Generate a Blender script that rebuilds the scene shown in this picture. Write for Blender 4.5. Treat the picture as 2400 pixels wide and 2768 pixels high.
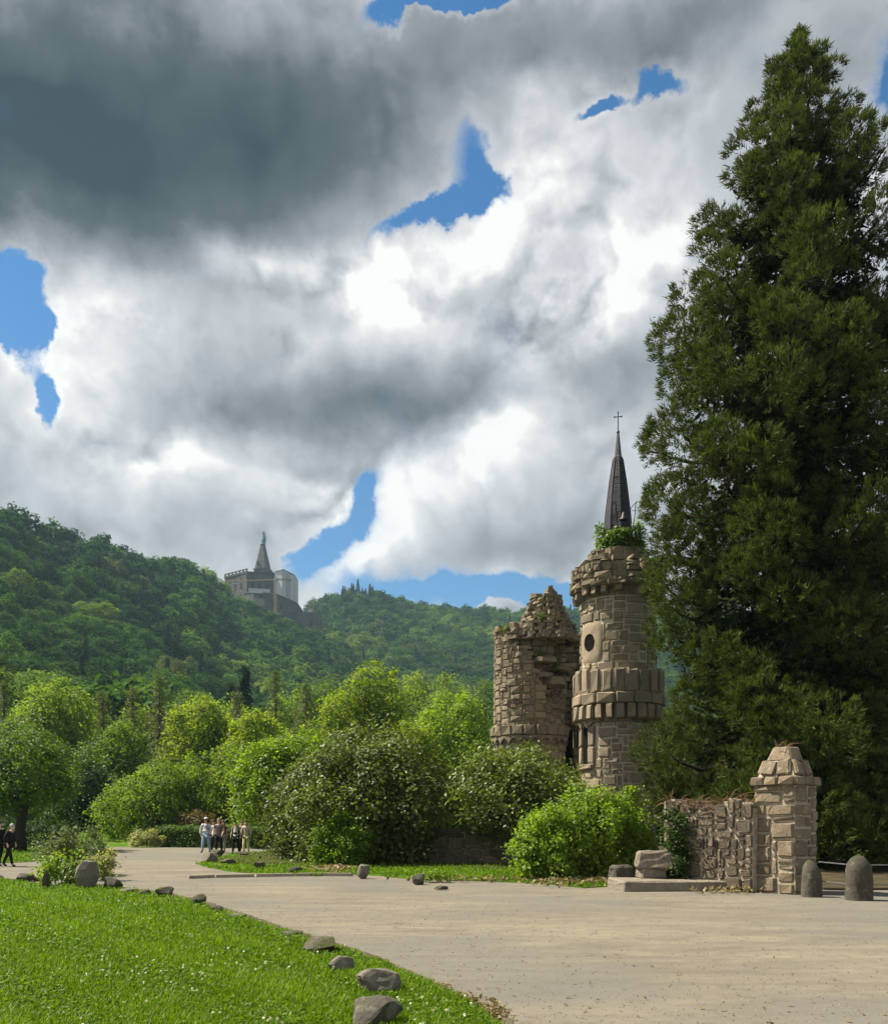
import bpy, bmesh, math, random
import numpy as np
from mathutils import Vector, Matrix
D = bpy.data
for _o in list(D.objects):
    D.objects.remove(_o, do_unlink=True)
SC = bpy.context.scene
COL = SC.collection
R = math.radians

# ------------------------------------------------------------------ camera, sky, sun, exposure
FPX, CX, HY, EYE = 2400.0, 1200.0, 2220.0, 1.6     # focal length, centre column and horizon row of a 2400 x 2768 frame
cam = D.cameras.new('camera')
cam.sensor_fit = 'VERTICAL'
cam.sensor_height = 24.0
cam.lens = 24.0 * FPX / 2768.0
cam.shift_y = (HY - 1384.0) / 2768.0
cam.clip_start = 0.1
cam.clip_end = 8000
camo = D.objects.new('camera', cam)
COL.objects.link(camo)
camo.location = (0, 0, EYE)
camo.rotation_euler = (R(90), 0, 0)
SC.camera = camo

SUN_EL, SUN_AZ = R(54), R(-77)                      # azimuth clockwise from +Y
SUN_DIR = Vector((math.sin(SUN_AZ) * math.cos(SUN_EL), math.cos(SUN_AZ) * math.cos(SUN_EL), math.sin(SUN_EL)))
sl = D.lights.new('sun', 'SUN')
sl.energy = 5.0
sl.angle = R(0.5)
sl.color = (1.0, 0.90, 0.75)
slo = D.objects.new('sun', sl)
COL.objects.link(slo)
slo.rotation_euler = SUN_DIR.to_track_quat('Z', 'Y').to_euler()

SC.view_settings.view_transform = 'Standard'
SC.view_settings.look = 'None'
SC.view_settings.exposure = 1.1
SC.view_settings.gamma = 1.0
SC.view_settings.use_curve_mapping = False
SC.cycles.max_bounces = 6
SC.cycles.diffuse_bounces = 2
SC.cycles.glossy_bounces = 2
SC.cycles.transmission_bounces = 3
SC.cycles.transparent_max_bounces = 6
SC.cycles.volume_bounces = 0


class NT:
    """small helper that writes node trees"""
    def __init__(s, tree):
        s.t = tree
        tree.nodes.clear()
    def n(s, typ, **kw):
        nd = s.t.nodes.new(typ)
        for k, v in kw.items():
            setattr(nd, k, v)
        return nd
    def put(s, sock, v):
        if isinstance(v, bpy.types.NodeSocket):
            s.t.links.new(v, sock)
        else:
            sock.default_value = v
    def m(s, op, a, b=None, c=None, clamp=False):
        nd = s.n('ShaderNodeMath', operation=op, use_clamp=clamp)
        for i, v in enumerate((a, b, c)):
            if v is not None:
                s.put(nd.inputs[i], v)
        return nd.outputs[0]
    def vm(s, op, a, b=None, scale=None):
        nd = s.n('ShaderNodeVectorMath', operation=op)
        s.put(nd.inputs[0], a)
        if b is not None:
            s.put(nd.inputs[1], b)
        if scale is not None:
            s.put(nd.inputs['Scale'], scale)
        return nd.outputs[0]
    def noise(s, vec, scale, detail=4, rough=0.5, lac=2.0, dist=0.0, col=False):
        nd = s.n('ShaderNodeTexNoise')
        s.put(nd.inputs['Vector'], vec)
        s.put(nd.inputs['Scale'], scale)
        nd.inputs['Detail'].default_value = detail
        nd.inputs['Roughness'].default_value = rough
        nd.inputs['Lacunarity'].default_value = lac
        nd.inputs['Distortion'].default_value = dist
        return nd.outputs['Color' if col else 'Fac']
    def ramp(s, fac, stops, interp='LINEAR'):
        nd = s.n('ShaderNodeValToRGB')
        cr = nd.color_ramp
        cr.interpolation = interp
        while len(cr.elements) < len(stops):
            cr.elements.new(0.5)
        for e, (p, c) in zip(cr.elements, stops):
            e.position = p
            e.color = (*c, 1) if len(c) == 3 else c
        s.put(nd.inputs[0], fac)
        return nd.outputs[0]
    def smooth(s, v, lo, hi, a=0.0, b=1.0):
        nd = s.n('ShaderNodeMapRange', interpolation_type='SMOOTHSTEP')
        for i, x in enumerate((v, lo, hi, a, b)):
            s.put(nd.inputs[i], x)
        return nd.outputs[0]
    def mix(s, fac, a, b, blend='MIX'):
        nd = s.n('ShaderNodeMix', data_type='RGBA', blend_type=blend)
        s.put(nd.inputs[0], fac)
        for i, v in ((6, a), (7, b)):
            if isinstance(v, tuple) and len(v) == 3:
                v = (*v, 1)
            s.put(nd.inputs[i], v)
        return nd.outputs[2]


def dir_of(x, y):
    az = math.atan2(x - CX, FPX)
    return az, math.atan2(HY - y, math.hypot(x - CX, FPX))


def build_world():
    w = D.worlds.new('World')
    SC.world = w
    w.use_nodes = True
    t = NT(w.node_tree)
    tc = t.n('ShaderNodeTexCoord').outputs['Generated']
    sep = t.n('ShaderNodeSeparateXYZ')
    t.put(sep.inputs[0], tc)
    x, y, z = sep.outputs
    az0 = t.m('ARCTAN2', x, y)
    el0 = t.m('ARCTAN2', z, t.m('SQRT', t.m('ADD', t.m('MULTIPLY', x, x), t.m('MULTIPLY', y, y))))
    # billowing warp: the outlines of the clouds curl
    wc = t.n('ShaderNodeSeparateColor')
    t.put(wc.inputs[0], t.noise(tc, 4.5, 7, 0.6, col=True))
    wx = t.m('MULTIPLY', t.m('SUBTRACT', wc.outputs[0], 0.5), 0.21)
    wy = t.m('MULTIPLY', t.m('SUBTRACT', wc.outputs[1], 0.5), 0.21)
    az, el = t.m('ADD', az0, wx), t.m('ADD', el0, wy)
    # a gentler warp for the broad light and dark of the masses
    az2 = t.m('ADD', az0, t.m('MULTIPLY', wx, 0.75))
    el2 = t.m('ADD', el0, t.m('MULTIPLY', wy, 0.75))

    def blob(a, e, px, py, rx, ry, rot=0.0):
        a0, e0 = dir_of(px, py)
        k = math.cos(a0) ** 2
        ra, re = rx / FPX * k, ry / FPX * math.cos(e0) ** 2 * math.cos(a0)
        da, de = t.m('SUBTRACT', a, a0), t.m('SUBTRACT', e, e0)
        if rot:
            c, s_ = math.cos(rot), math.sin(rot)
            da, de = (t.m('ADD', t.m('MULTIPLY', da, c), t.m('MULTIPLY', de, s_)),
                      t.m('SUBTRACT', t.m('MULTIPLY', de, c), t.m('MULTIPLY', da, s_)))
        u, v = t.m('DIVIDE', da, ra), t.m('DIVIDE', de, re)
        q = t.m('ADD', t.m('MULTIPLY', u, u), t.m('MULTIPLY', v, v))
        return t.m('POWER', 2.718, t.m('MULTIPLY', q, -1.0))

    def total(a, e, items, start):
        acc = start
        for (amp, *b) in items:
            acc = t.m('MULTIPLY_ADD', blob(a, e, *b), amp, acc)
        return acc

    big = t.noise(tc, 2.3, 3, 0.5)
    fine = t.noise(tc, 9.0, 6, 0.6)
    holes = [  # open blue sky between the clouds
        (1.25, 1225, 40, 200, 78), (0.55, 1700, 120, 95, 75, -0.5), (0.62, 1560, 265, 110, 48, 0.55),
        (0.46, 1255, 470, 80, 150, -0.30), (0.80, 1140, 605, 150, 34, 0.28), (0.45, 1290, 530, 40, 46), (1.15, 15, 770, 135, 120), (0.55, 130, 870, 50, 40),
        (0.75, 95, 1000, 70, 75, -0.6), (0.85, 890, 1430, 135, 44, 0.75), (0.62, 968, 1335, 26, 40),
        (0.62, 1150, 1570, 200, 45), (0.95, 1330, 1600, 300, 55), (-0.5, 1080, 1600, 70, 40), (-0.4, 1190, 1610, 50, 30), (0.5, 830, 1500, 70, 50), (1.1, 2410, 215, 75, 110),
    ]
    cov = t.m('ADD', total(az, el, [(-h[0], *h[1:]) for h in holes], 0.86),
              t.m('MULTIPLY', t.m('SUBTRACT', fine, 0.5), 0.62))
    cov = t.m('ADD', cov, t.m('MULTIPLY', t.m('SUBTRACT', big, 0.5), 0.7))
    wide = t.smooth(t.noise(tc, 3.7, 3, 0.5), 0.36, 0.64, 0.10, 0.52)
    alpha = t.smooth(cov, 0.32, t.m('ADD', wide, 0.36))
    lights = [  # (amount, place, extent): broad lit heads and grey bases of the clouds
        (-0.55, 250, 330, 900, 330, 0.12), (-0.30, 60, 420, 420, 260), (-0.18, 700, 120, 600, 160), (-0.16, 900, 330, 500, 140, -0.1),
        (0.42, 800, 690, 230, 75, -0.2), (0.46, 1240, 690, 270, 140, 0.35), (0.30, 1430, 480, 170, 140, 0.9), (0.38, 1650, 760, 380, 120, 0.45),
        (0.24, 270, 900, 210, 190), (0.22, 420, 1200, 260, 70, -0.3), (0.18, 150, 1100, 160, 160),
        (-0.34, 900, 1105, 420, 105, 0.05), (-0.16, 1300, 1080, 300, 120, 0.2), (-0.20, 1780, 980, 260, 170),
        (0.32, 1370, 1180, 160, 90, 0.45), (0.42, 1020, 1395, 150, 105, 0.3), (0.25, 880, 1340, 120, 40),
        (-0.08, 400, 1420, 420, 110), (-0.20, 1450, 1440, 330, 80, 0.1), (0.2, 1450, 1545, 200, 35),
        (-0.30, 1750, 30, 500, 110, 0.1), (-0.18, 2200, 150, 300, 300),
    ]
    b = total(az2, el2, lights, 0.66)
    # relief of the billows: the side towards the sun is lighter
    wv0 = t.vm('ADD', tc, t.vm('SCALE', t.vm('SUBTRACT', t.noise(tc, 7.0, 5, 0.6, col=True), (0.5, 0.5, 0.5)), scale=0.13))
    def puff(vec, sc=7.0, det=2.0):
        vo = t.n('ShaderNodeTexVoronoi', feature='F1', normalize=True)
        t.put(vo.inputs['Vector'], vec)
        vo.inputs['Scale'].default_value = sc
        vo.inputs['Detail'].default_value = det
        vo.inputs['Roughness'].default_value = 0.45
        vo.inputs['Lacunarity'].default_value = 2.3
        d_ = vo.outputs['Distance']
        return t.m('SUBTRACT', 1.0, t.m('MULTIPLY', d_, d_))
    p0 = puff(wv0)
    p1 = puff(t.vm('ADD', wv0, (-0.016, 0.003, 0.024)))
    ed = t.m('SUBTRACT', p0, p1)
    def ridge_(vec):
        r_ = t.n('ShaderNodeTexNoise', noise_type='RIDGED_MULTIFRACTAL')
        t.put(r_.inputs['Vector'], vec)
        r_.inputs['Scale'].default_value = 3.6
        r_.inputs['Detail'].default_value = 5
        r_.inputs['Roughness'].default_value = 0.5
        r_.inputs['Offset'].default_value = 0.9
        r_.inputs['Gain'].default_value = 1.6
        return t.m('MULTIPLY', r_.outputs[0], -0.55)
    r1 = t.m('ADD', t.m('MULTIPLY', t.m('SUBTRACT', ridge_(wv0), ridge_(t.vm('ADD', wv0, (-0.016, 0.003, 0.022)))), 0.55), t.m('MULTIPLY', ed, 5.0))
    r2 = t.m('SUBTRACT', fine, 0.5)
    lit = t.m('MULTIPLY_ADD', r1, t.smooth(b, 0.50, 1.0, 0.24, 1.05), b)
    lit = t.m('MULTIPLY_ADD', r2, t.smooth(b, 0.1, 0.8, 0.08, 0.16), lit)
    lit = t.m('ADD', lit, t.m('MULTIPLY', t.smooth(cov, 0.42, 0.78, 1.0, 0.0), 0.10))
    lit = t.m('SUBTRACT', lit, t.smooth(el0, 0.70, 1.15, 0.0, 0.30))  # unseen sky above the view darkened to lower the ambient light
    col = t.ramp(lit, [(0.0, (0.036, 0.060, 0.075)), (0.22, (0.105, 0.130, 0.150)), (0.45, (0.30, 0.325, 0.355)),
                       (0.66, (0.55, 0.575, 0.61)), (0.88, (0.80, 0.81, 0.82)), (1.0, (0.98, 0.98, 0.965))])
    sky = t.n('ShaderNodeTexSky', sky_type='NISHITA')
    sky.sun_disc = False
    sky.sun_elevation = SUN_EL
    sky.sun_rotation = SUN_AZ
    sky.altitude = 300
    sky.air_density = 1.0
    sky.dust_density = 0.6
    sky.ozone_density = 2.5
    b1, b2 = t.n('ShaderNodeBackground'), t.n('ShaderNodeBackground')
    t.put(b1.inputs[0], t.mix(1.0, sky.outputs[0], t.mix(t.smooth(el0, 0.15, 0.75), (0.62, 0.93, 1.05), (0.36, 0.84, 1.10)), 'MULTIPLY'))
    b1.inputs[1].default_value = 0.058
    t.put(b2.inputs[0], col)
    b2.inputs[1].default_value = 0.47
    mx = t.n('ShaderNodeMixShader')
    t.put(mx.inputs[0], alpha)
    t.put(mx.inputs[1], b1.outputs[0])
    t.put(mx.inputs[2], b2.outputs[0])
    out = t.n('ShaderNodeOutputWorld')
    t.put(out.inputs[0], mx.outputs[0])
    w.cycles.sampling_method = 'MANUAL'
    w.cycles.sample_map_resolution = 512


build_world()

# ------------------------------------------------------------------ helpers
def tag(o, label=None, cat=None, group=None, kind=None):
    if label: o['label'] = label
    if cat: o['category'] = cat
    if group: o['group'] = group
    if kind: o['kind'] = kind
    return o


def gp(x, y, z=0.0):
    """point of the level ground seen at column x, row y of the 2400 x 2768 frame"""
    d = (EYE - z) * FPX / (y - HY)
    return Vector(((x - CX) / FPX * d, d, z))


def pp(x, y, d):
    return Vector(((x - CX) / FPX * d, d, EYE + (HY - y) / FPX * d))


def mesh_np(name, v, polys_n, loops, mat=None, tone=None, smooth=False):
    """mesh from numpy arrays: v (n,3), polys_n (number of corners of each face), loops (flat vertex indices)"""
    me = D.meshes.new(name)
    v = np.asarray(v, np.float32)
    me.vertices.add(len(v))
    me.vertices.foreach_set('co', v.ravel())
    loops = np.asarray(loops, np.int32).ravel()
    me.loops.add(len(loops))
    me.loops.foreach_set('vertex_index', loops)
    pn = np.asarray(polys_n, np.int32)
    me.polygons.add(len(pn))
    st = np.zeros(len(pn), np.int32)
    st[1:] = np.cumsum(pn)[:-1]
    me.polygons.foreach_set('loop_start', st)
    me.polygons.foreach_set('use_smooth', np.full(len(pn), bool(smooth)))
    if tone is not None:
        at = me.attributes.new('tone', 'FLOAT', 'POINT')
        at.data.foreach_set('value', np.asarray(tone, np.float32))
    me.update(calc_edges=True)
    if mat:
        me.materials.append(mat)
    return me


def obj(name, me, parent=None, loc=None):
    o = D.objects.new(name, me)
    COL.objects.link(o)
    if parent is not None:
        o.parent = parent
    if loc is not None:
        o.location = loc
    return o


def thing(name, label, cat, loc=(0, 0, 0), group=None, rotz=0.0):
    o = D.objects.new(name, None)
    COL.objects.link(o)
    o.location = loc
    o.rotation_euler = (0, 0, rotz)
    o.empty_display_size = 0.2
    return tag(o, label, cat, group)


class MB:
    """gathers polygons into one mesh"""
    def __init__(s):
        s.v, s.f, s.n = [], [], 0
    def add(s, verts, faces):
        verts = [tuple(p) for p in verts]
        s.v += verts
        s.f += [tuple(i + s.n for i in f) for f in faces]
        s.n += len(verts)
        return s
    def box(s, c, d, rz=0.0, taper=1.0, tilt=None):
        hx, hy, hz = d[0] / 2, d[1] / 2, d[2] / 2
        co, si = math.cos(rz), math.sin(rz)
        vs = []
        for z, t in ((-hz, 1.0), (hz, taper)):
            for a, b in ((-1, -1), (1, -1), (1, 1), (-1, 1)):
                p = Vector((a * hx * t, b * hy * t, z))
                if tilt is not None:
                    p = tilt @ p
                vs.append((c[0] + p.x * co - p.y * si, c[1] + p.x * si + p.y * co, c[2] + p.z))
        return s.add(vs, [(3, 2, 1, 0), (4, 5, 6, 7), (0, 1, 5, 4), (1, 2, 6, 5), (2, 3, 7, 6), (3, 0, 4, 7)])
    def tube(s, pts, rad, k=7, cap=True):
        pts = [Vector(p) for p in pts]
        if not hasattr(rad, '__len__'):
            rad = [rad] * len(pts)
        vs, n = [], len(pts)
        up = None
        for i, p in enumerate(pts):
            t = (pts[min(i + 1, n - 1)] - pts[max(i - 1, 0)])
            t = t.normalized() if t.length > 1e-9 else Vector((0, 0, 1))
            if up is None:
                up = Vector((1, 0, 0)) if abs(t.x) < 0.8 else Vector((0, 1, 0))
            a = t.cross(up).normalized()
            b = t.cross(a)
            for j in range(k):
                w = 2 * math.pi * j / k
                vs.append(p + (a * math.cos(w) + b * math.sin(w)) * rad[i])
        fs = [(i * k + j, i * k + (j + 1) % k, (i + 1) * k + (j + 1) % k, (i + 1) * k + j) for i in range(n - 1) for j in range(k)]
        if cap:
            fs += [tuple(range(k))[::-1], tuple((n - 1) * k + j for j in range(k))]
        return s.add(vs, fs)
    def lathe(s, prof, k=32, c=(0, 0), a0=0.0, a1=2 * math.pi, cap=False):
        """profile of (radius, z) pairs about the vertical axis at c"""
        full = abs(a1 - a0 - 2 * math.pi) < 1e-6
        m = k if full else k + 1
        vs = [(c[0] + r * math.cos(a0 + (a1 - a0) * j / k), c[1] + r * math.sin(a0 + (a1 - a0) * j / k), z) for r, z in prof for j in range(m)]
        fs = []
        for i in range(len(prof) - 1):
            for j in range(k):
                j2 = (j + 1) % m
                fs.append((i * m + j, i * m + j2, (i + 1) * m + j2, (i + 1) * m + j))
        if cap:
            fs += [tuple(range(m))[::-1], tuple((len(prof) - 1) * m + j for j in range(m))]
        return s.add(vs, fs)
    def prism(s, outline, z0, z1):
        n = len(outline)
        vs = [(p[0], p[1], z0) for p in outline] + [(p[0], p[1], z1) for p in outline]
        return s.add(vs, [tuple(range(n))[::-1], tuple(range(n, 2 * n))] + [(i, (i + 1) % n, n + (i + 1) % n, n + i) for i in range(n)])
    def mesh(s, name, mat=None, smooth=False):
        return mesh_np(name, np.array(s.v, np.float32).reshape(-1, 3), [len(f) for f in s.f], np.array([i for f in s.f for i in f]), mat, smooth=smooth)
    def build(s, name, mat=None, parent=None, smooth=False, loc=None):
        return obj(name, s.mesh(name, mat, smooth), parent, loc)


# ------------------------------------------------------------------ materials
def new_mat(name):
    m = D.materials.new(name)
    m.use_nodes = True
    return m, NT(m.node_tree)


def finish(t, surf, disp=None):
    o = t.n('ShaderNodeOutputMaterial')
    t.put(o.inputs[0], surf)


def principled(t, col, rough=0.8, spec=0.3, metal=0.0, normal=None):
    p = t.n('ShaderNodeBsdfPrincipled')
    t.put(p.inputs['Base Color'], (*col, 1) if isinstance(col, tuple) and len(col) == 3 else col)
    t.put(p.inputs['Roughness'], rough)
    p.inputs['Specular IOR Level'].default_value = spec
    p.inputs['Metallic'].default_value = metal
    if normal is not None:
        t.put(p.inputs['Normal'], normal)
    return p.outputs[0]


def bump(t, h, strength=0.5, dist=0.02):
    b = t.n('ShaderNodeBump')
    b.inputs['Strength'].default_value = strength
    b.inputs['Distance'].default_value = dist
    t.put(b.inputs['Height'], h)
    return b.outputs[0]


def leaf_mat(name, dark, light, trans=0.4, rough=0.5, spec=0.25, tcol=None, vary=0.25):
    m, t = new_mat(name)
    at = t.n('ShaderNodeAttribute', attribute_name='tone').outputs['Fac']
    rnd = t.n('ShaderNodeObjectInfo').outputs['Random']
    f = t.m('ADD', at, t.m('MULTIPLY', t.m('SUBTRACT', rnd, 0.5), vary), clamp=True)
    c = t.mix(f, dark, light)
    p = principled(t, c, rough, spec)
    tr = t.n('ShaderNodeBsdfTranslucent')
    t.put(tr.inputs[0], t.mix(1.0, c, tcol or (1.55, 1.60, 0.55), 'MULTIPLY'))
    mx = t.n('ShaderNodeMixShader')
    mx.inputs[0].default_value = trans
    t.put(mx.inputs[1], p)
    t.put(mx.inputs[2], tr.outputs[0])
    finish(t, mx.outputs[0])
    return m


def plain(name, col, rough=0.7, spec=0.3, metal=0.0, var=0.25, scale=6.0, bumpy=0.0):
    m, t = new_mat(name)
    pos = t.n('ShaderNodeNewGeometry').outputs['Position']
    nz = t.noise(pos, scale, 5, 0.6)
    lo, hi = tuple(c * (1 - var) for c in col), tuple(min(1, c * (1 + var)) for c in col)
    c = t.mix(t.smooth(nz, 0.3, 0.7), lo, hi)
    finish(t, principled(t, c, rough, spec, metal, bump(t, nz, bumpy, 0.03) if bumpy else None))
    return m


def stone_mat(name, cols, lichen=None, dark=(0.05, 0.045, 0.04), rough=0.9, fine=18.0, moss=None, stain=0.5):
    """weathered sandstone; each stone picks its own tone"""
    m, t = new_mat(name)
    g = t.n('ShaderNodeNewGeometry')
    pos = g.outputs['Position']
    rnd = t.m('FRACT', t.m('ADD', t.n('ShaderNodeObjectInfo').outputs['Random'], g.outputs['Random Per Island']))
    n = len(cols)
    c = t.ramp(rnd, [(i / (n - 1), q) for i, q in enumerate(cols)])
    n1 = t.noise(pos, 2.2, 6, 0.62)
    n2 = t.noise(pos, fine, 6, 0.65)
    c = t.mix(t.m('MULTIPLY', t.smooth(n2, 0.35, 0.75), 0.55), c, tuple(x * 0.55 for x in cols[0]))
    c = t.mix(t.m('MULTIPLY', t.smooth(n1, 0.52, 0.72), stain), c, dark)
    if lichen:
        n3 = t.noise(pos, 7.0, 5, 0.6)
        c = t.mix(t.m('MULTIPLY', t.smooth(n3, 0.56, 0.66), 0.7), c, lichen)
    if moss:
        nz = t.n('ShaderNodeSeparateXYZ')
        t.put(nz.inputs[0], g.outputs['Normal'])
        f = t.m('MULTIPLY', t.smooth(nz.outputs[2], 0.25, 0.9), t.smooth(t.noise(pos, 5.0, 4, 0.6), 0.42, 0.62))
        c = t.mix(f, c, moss)
    h = t.m('ADD', n2, t.m('MULTIPLY', n1, 1.2))
    finish(t, principled(t, c, rough, 0.2, 0.0, bump(t, h, 0.7, 0.03)))
    return m


# ------------------------------------------------------------------ leaves
def unit(a):
    return a / np.maximum(np.linalg.norm(a, axis=1, keepdims=True), 1e-9)


def leaf_geo(c, nrm, axis, ln, wd, fold=0.12):
    """one kite-shaped folded leaf at each centre: (n*4,3) vertices, two triangles each"""
    ax = unit(axis - nrm * np.sum(axis * nrm, 1, keepdims=True))
    si = np.cross(nrm, ax)
    L, W = ln[:, None], wd[:, None]
    v = np.empty((len(c), 4, 3), np.float32)
    v[:, 0] = c - ax * L * 0.5
    v[:, 1] = c + si * W * 0.5 + nrm * W * fold + ax * L * 0.05
    v[:, 2] = c + ax * L * 0.5
    v[:, 3] = c - si * W * 0.5 + nrm * W * fold + ax * L * 0.05
    return v.reshape(-1, 3)


def leaf_mesh(name, v, tone, mat, per_vertex=False):
    n = len(v) // 4
    idx = np.arange(n)[:, None] * 4
    tri = np.concatenate([idx + np.array([[0, 1, 2]]), idx + np.array([[0, 2, 3]])], 1)
    return mesh_np(name, v, np.full(n * 2, 3), tri, mat, tone if per_vertex else np.repeat(tone, 4))


def clumps(rng, cen, out, per, rad, ln, wd, up=0.35, jit=0.75, flat=0.6, droop=0.0, tone_var=0.35):
    """leaves gathered round clump centres; out is each clump's outward direction"""
    n = len(cen)
    k = rng.poisson(per, n).clip(2)
    i = np.repeat(np.arange(n), k)
    m = len(i)
    o = out[i]
    off = rng.normal(0, 1, (m, 3)) * rad
    off -= o * np.sum(off * o, 1, keepdims=True) * (1 - flat)
    p = cen[i] + off
    nr = unit(o * 0.75 + np.array([0, 0, up]) + rng.normal(0, 1, (m, 3)) * jit * 0.6)
    axis = unit(off * 0.8 / (np.abs(off).max() + 1e-6) + o * 0.5 + rng.normal(0, 0.6, (m, 3)) + np.array([0, 0, -droop]))
    s = rng.uniform(0.7, 1.25, m)
    v = leaf_geo(p, nr, axis, ln * s, wd * s)
    tone = np.clip(rng.uniform(0.5 - tone_var, 0.5 + tone_var, n)[i] + rng.normal(0, 0.15, m), 0, 1)
    return v, tone


def crown_points(rng, lobes, n, shell=0.72, gap=0.0):
    """clump centres on the outer part of a union of ellipsoids, leaving some gaps"""
    lobes = np.asarray(lobes, float)
    area = (lobes[:, 3] * lobes[:, 4] + lobes[:, 4] * lobes[:, 5] + lobes[:, 3] * lobes[:, 5])
    li = rng.choice(len(lobes), n * 2, p=area / area.sum())
    d = unit(rng.normal(0, 1, (n * 2, 3)))
    r = rng.uniform(shell, 1.04, (n * 2, 1)) ** 0.7
    p = lobes[li, :3] + d * lobes[li, 3:] * r
    o = unit(d / lobes[li, 3:])
    keep = np.ones(len(p), bool)
    for L in lobes:                         # drop what is buried well inside another lobe
        q = np.sum(((p - L[:3]) / L[3:]) ** 2, 1)
        keep &= q > 0.42
    if gap:
        f = np.sin(p[:, 0] * 2.1 / gap + 1.3) * np.sin(p[:, 1] * 1.9 / gap + 0.4) * np.sin(p[:, 2] * 2.3 / gap)
        keep &= f < rng.uniform(0.25, 0.7, len(p))
    p, o = p[keep], o[keep]
    return p[:n], o[:n]


def limb_path(rng, a, b, sag=0.12, n=5):
    a, b = Vector(a), Vector(b)
    L = (b - a).length
    pts = []
    for i in range(n):
        f = i / (n - 1)
        p = a.lerp(b, f)
        p.z += math.sin(f * math.pi) * sag * L
        if 0 < i < n - 1:
            p += Vector(rng.normal(0, 0.04 * L, 3))
        pts.append(p)
    return pts


def broad_crown(rng, H, W, base, n_lobes=18, depth=None, squash=0.8, narrow=None):
    """lobes of a spreading crown: H height, W half width, base height of the lowest leaves"""
    dep = depth or W
    zc, hz = (H + base) / 2, (H - base) / 2
    lobes = []
    for i in range(n_lobes):
        g = (i + 0.5) / n_lobes
        ph = i * 2.39996 + rng.uniform(-0.4, 0.4)
        cz = 1 - 2 * g
        rr = math.sqrt(max(0, 1 - cz * cz))
        lr = rng.uniform(0.27, 0.42) * min(1.0, (18 / n_lobes) ** 0.5)
        lr *= rng.uniform(0.7, 1.25)
        k = (1 - lr * 0.95) * rng.uniform(0.80, 1.10)
        if narrow:                            # narrower towards the top
            rr *= 1 - narrow * max(0.0, cz)
        lobes.append((math.cos(ph) * rr * W * k, math.sin(ph) * rr * dep * k, zc + cz * hz * k,
                      W * lr * rng.uniform(0.9, 1.2), dep * lr * rng.uniform(0.9, 1.2), max(W, hz) * lr * squash * rng.uniform(0.85, 1.15)))
    lobes.append((0, 0, zc, W * 0.55, dep * 0.55, hz * 0.62))
    return lobes


def broad_tree(name, label, loc, H, W, base, leafm, barkm, n_clump, per, ln, seed, group=None, n_lobes=36, rad=0.45, trunk_r=0.2, depth=None,
               narrow=None, gap=1.2, cat='tree', fork=0.45, squash=0.8, wd=0.6, up=0.35, jit=0.6, flat=0.3, limbs=True, shoots=120):
    rng = np.random.default_rng(seed)
    t = thing(name, label, cat, loc, group)
    lobes = broad_crown(rng, H, W, base, n_lobes, depth, squash, narrow)
    p, o = crown_points(rng, lobes, n_clump, gap=gap)
    ok = p[:, 2] > 0.08
    v, tone = clumps(rng, p[ok], unit(o[ok] + np.array([0, 0, 0.35])), per, rad, ln, ln * wd, up=up, jit=jit, flat=flat)
    v[:, 2] = np.maximum(v[:, 2], 0.03)
    if shoots:                             # stray shoots that stand out of the crown
        pc, oc = p[ok], o[ok]
        j = rng.choice(len(pc), min(shoots, len(pc)), replace=False)
        ax = unit(oc[j] * 0.8 + rng.normal(0, 0.35, (len(j), 3)) + np.array([0, 0, 0.55]))
        le = rng.uniform(0.06, 0.24, len(j)) * W ** 0.75
        q, qo = [], []
        for f in np.linspace(0.1, 1.0, 6):
            q.append(pc[j] + ax * (le * f)[:, None] + rng.normal(0, ln * 0.3, (len(j), 3)))
            qo.append(unit(ax + rng.normal(0, 0.5, (len(j), 3))))
        v2, t2 = clumps(rng, np.concatenate(q), np.concatenate(qo), 6, ln * 0.7, ln, ln * wd, up=up, jit=jit)
        v2[:, 2] = np.maximum(v2[:, 2], 0.03)
        v, tone = np.concatenate([v, v2]), np.concatenate([tone, np.clip(t2 + 0.15, 0, 1)])
    obj('crown', leaf_mesh('crown', v, tone, leafm), t)
    mb = MB()
    fz = base + (H - base) * fork * 0.5
    mb.tube([(0, 0, -0.2), (rng.normal(0, .05), 0, max(base, .3) * 0.5), (rng.normal(0, .1), rng.normal(0, .1), max(fz, .5)), (0, 0, H * 0.8)],
            [trunk_r * 1.35, trunk_r, trunk_r * 0.75, trunk_r * 0.15], 8)
    if limbs:
        for L in lobes[:-1]:
            if L[2] < 0.3:
                continue
            z0 = max(0.15, min(fz * rng.uniform(0.75, 1.3), max(L[2] * 0.9, base * 0.7)))
            mb.tube(limb_path(rng, (0, 0, z0), L[:3]), [trunk_r * 0.5, trunk_r * 0.36, trunk_r * 0.25, trunk_r * 0.16, trunk_r * 0.06], 5)
    mb.build('trunk', barkm, t, smooth=True)
    return t

# ------------------------------------------------------------------ the setting
K = 2400 / 1792.0                                     # rows and columns noted on a 1792 wide copy of the photograph


def gd(x, y, z=0.0):
    return gp(x * K, y * K, z)


def pd(x, y, d):
    return pp(x * K, y * K, d)


def in_poly(px, py, poly):
    ins = np.zeros(len(px), bool)
    n = len(poly)
    for i in range(n):
        (x0, y0), (x1, y1) = poly[i][:2], poly[(i + 1) % n][:2]
        c = ((y0 > py) != (y1 > py))
        with np.errstate(divide='ignore', invalid='ignore'):
            xi = (x1 - x0) * (py - y0) / (y1 - y0) + x0
        ins ^= c & (px < xi)
    return ins


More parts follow.
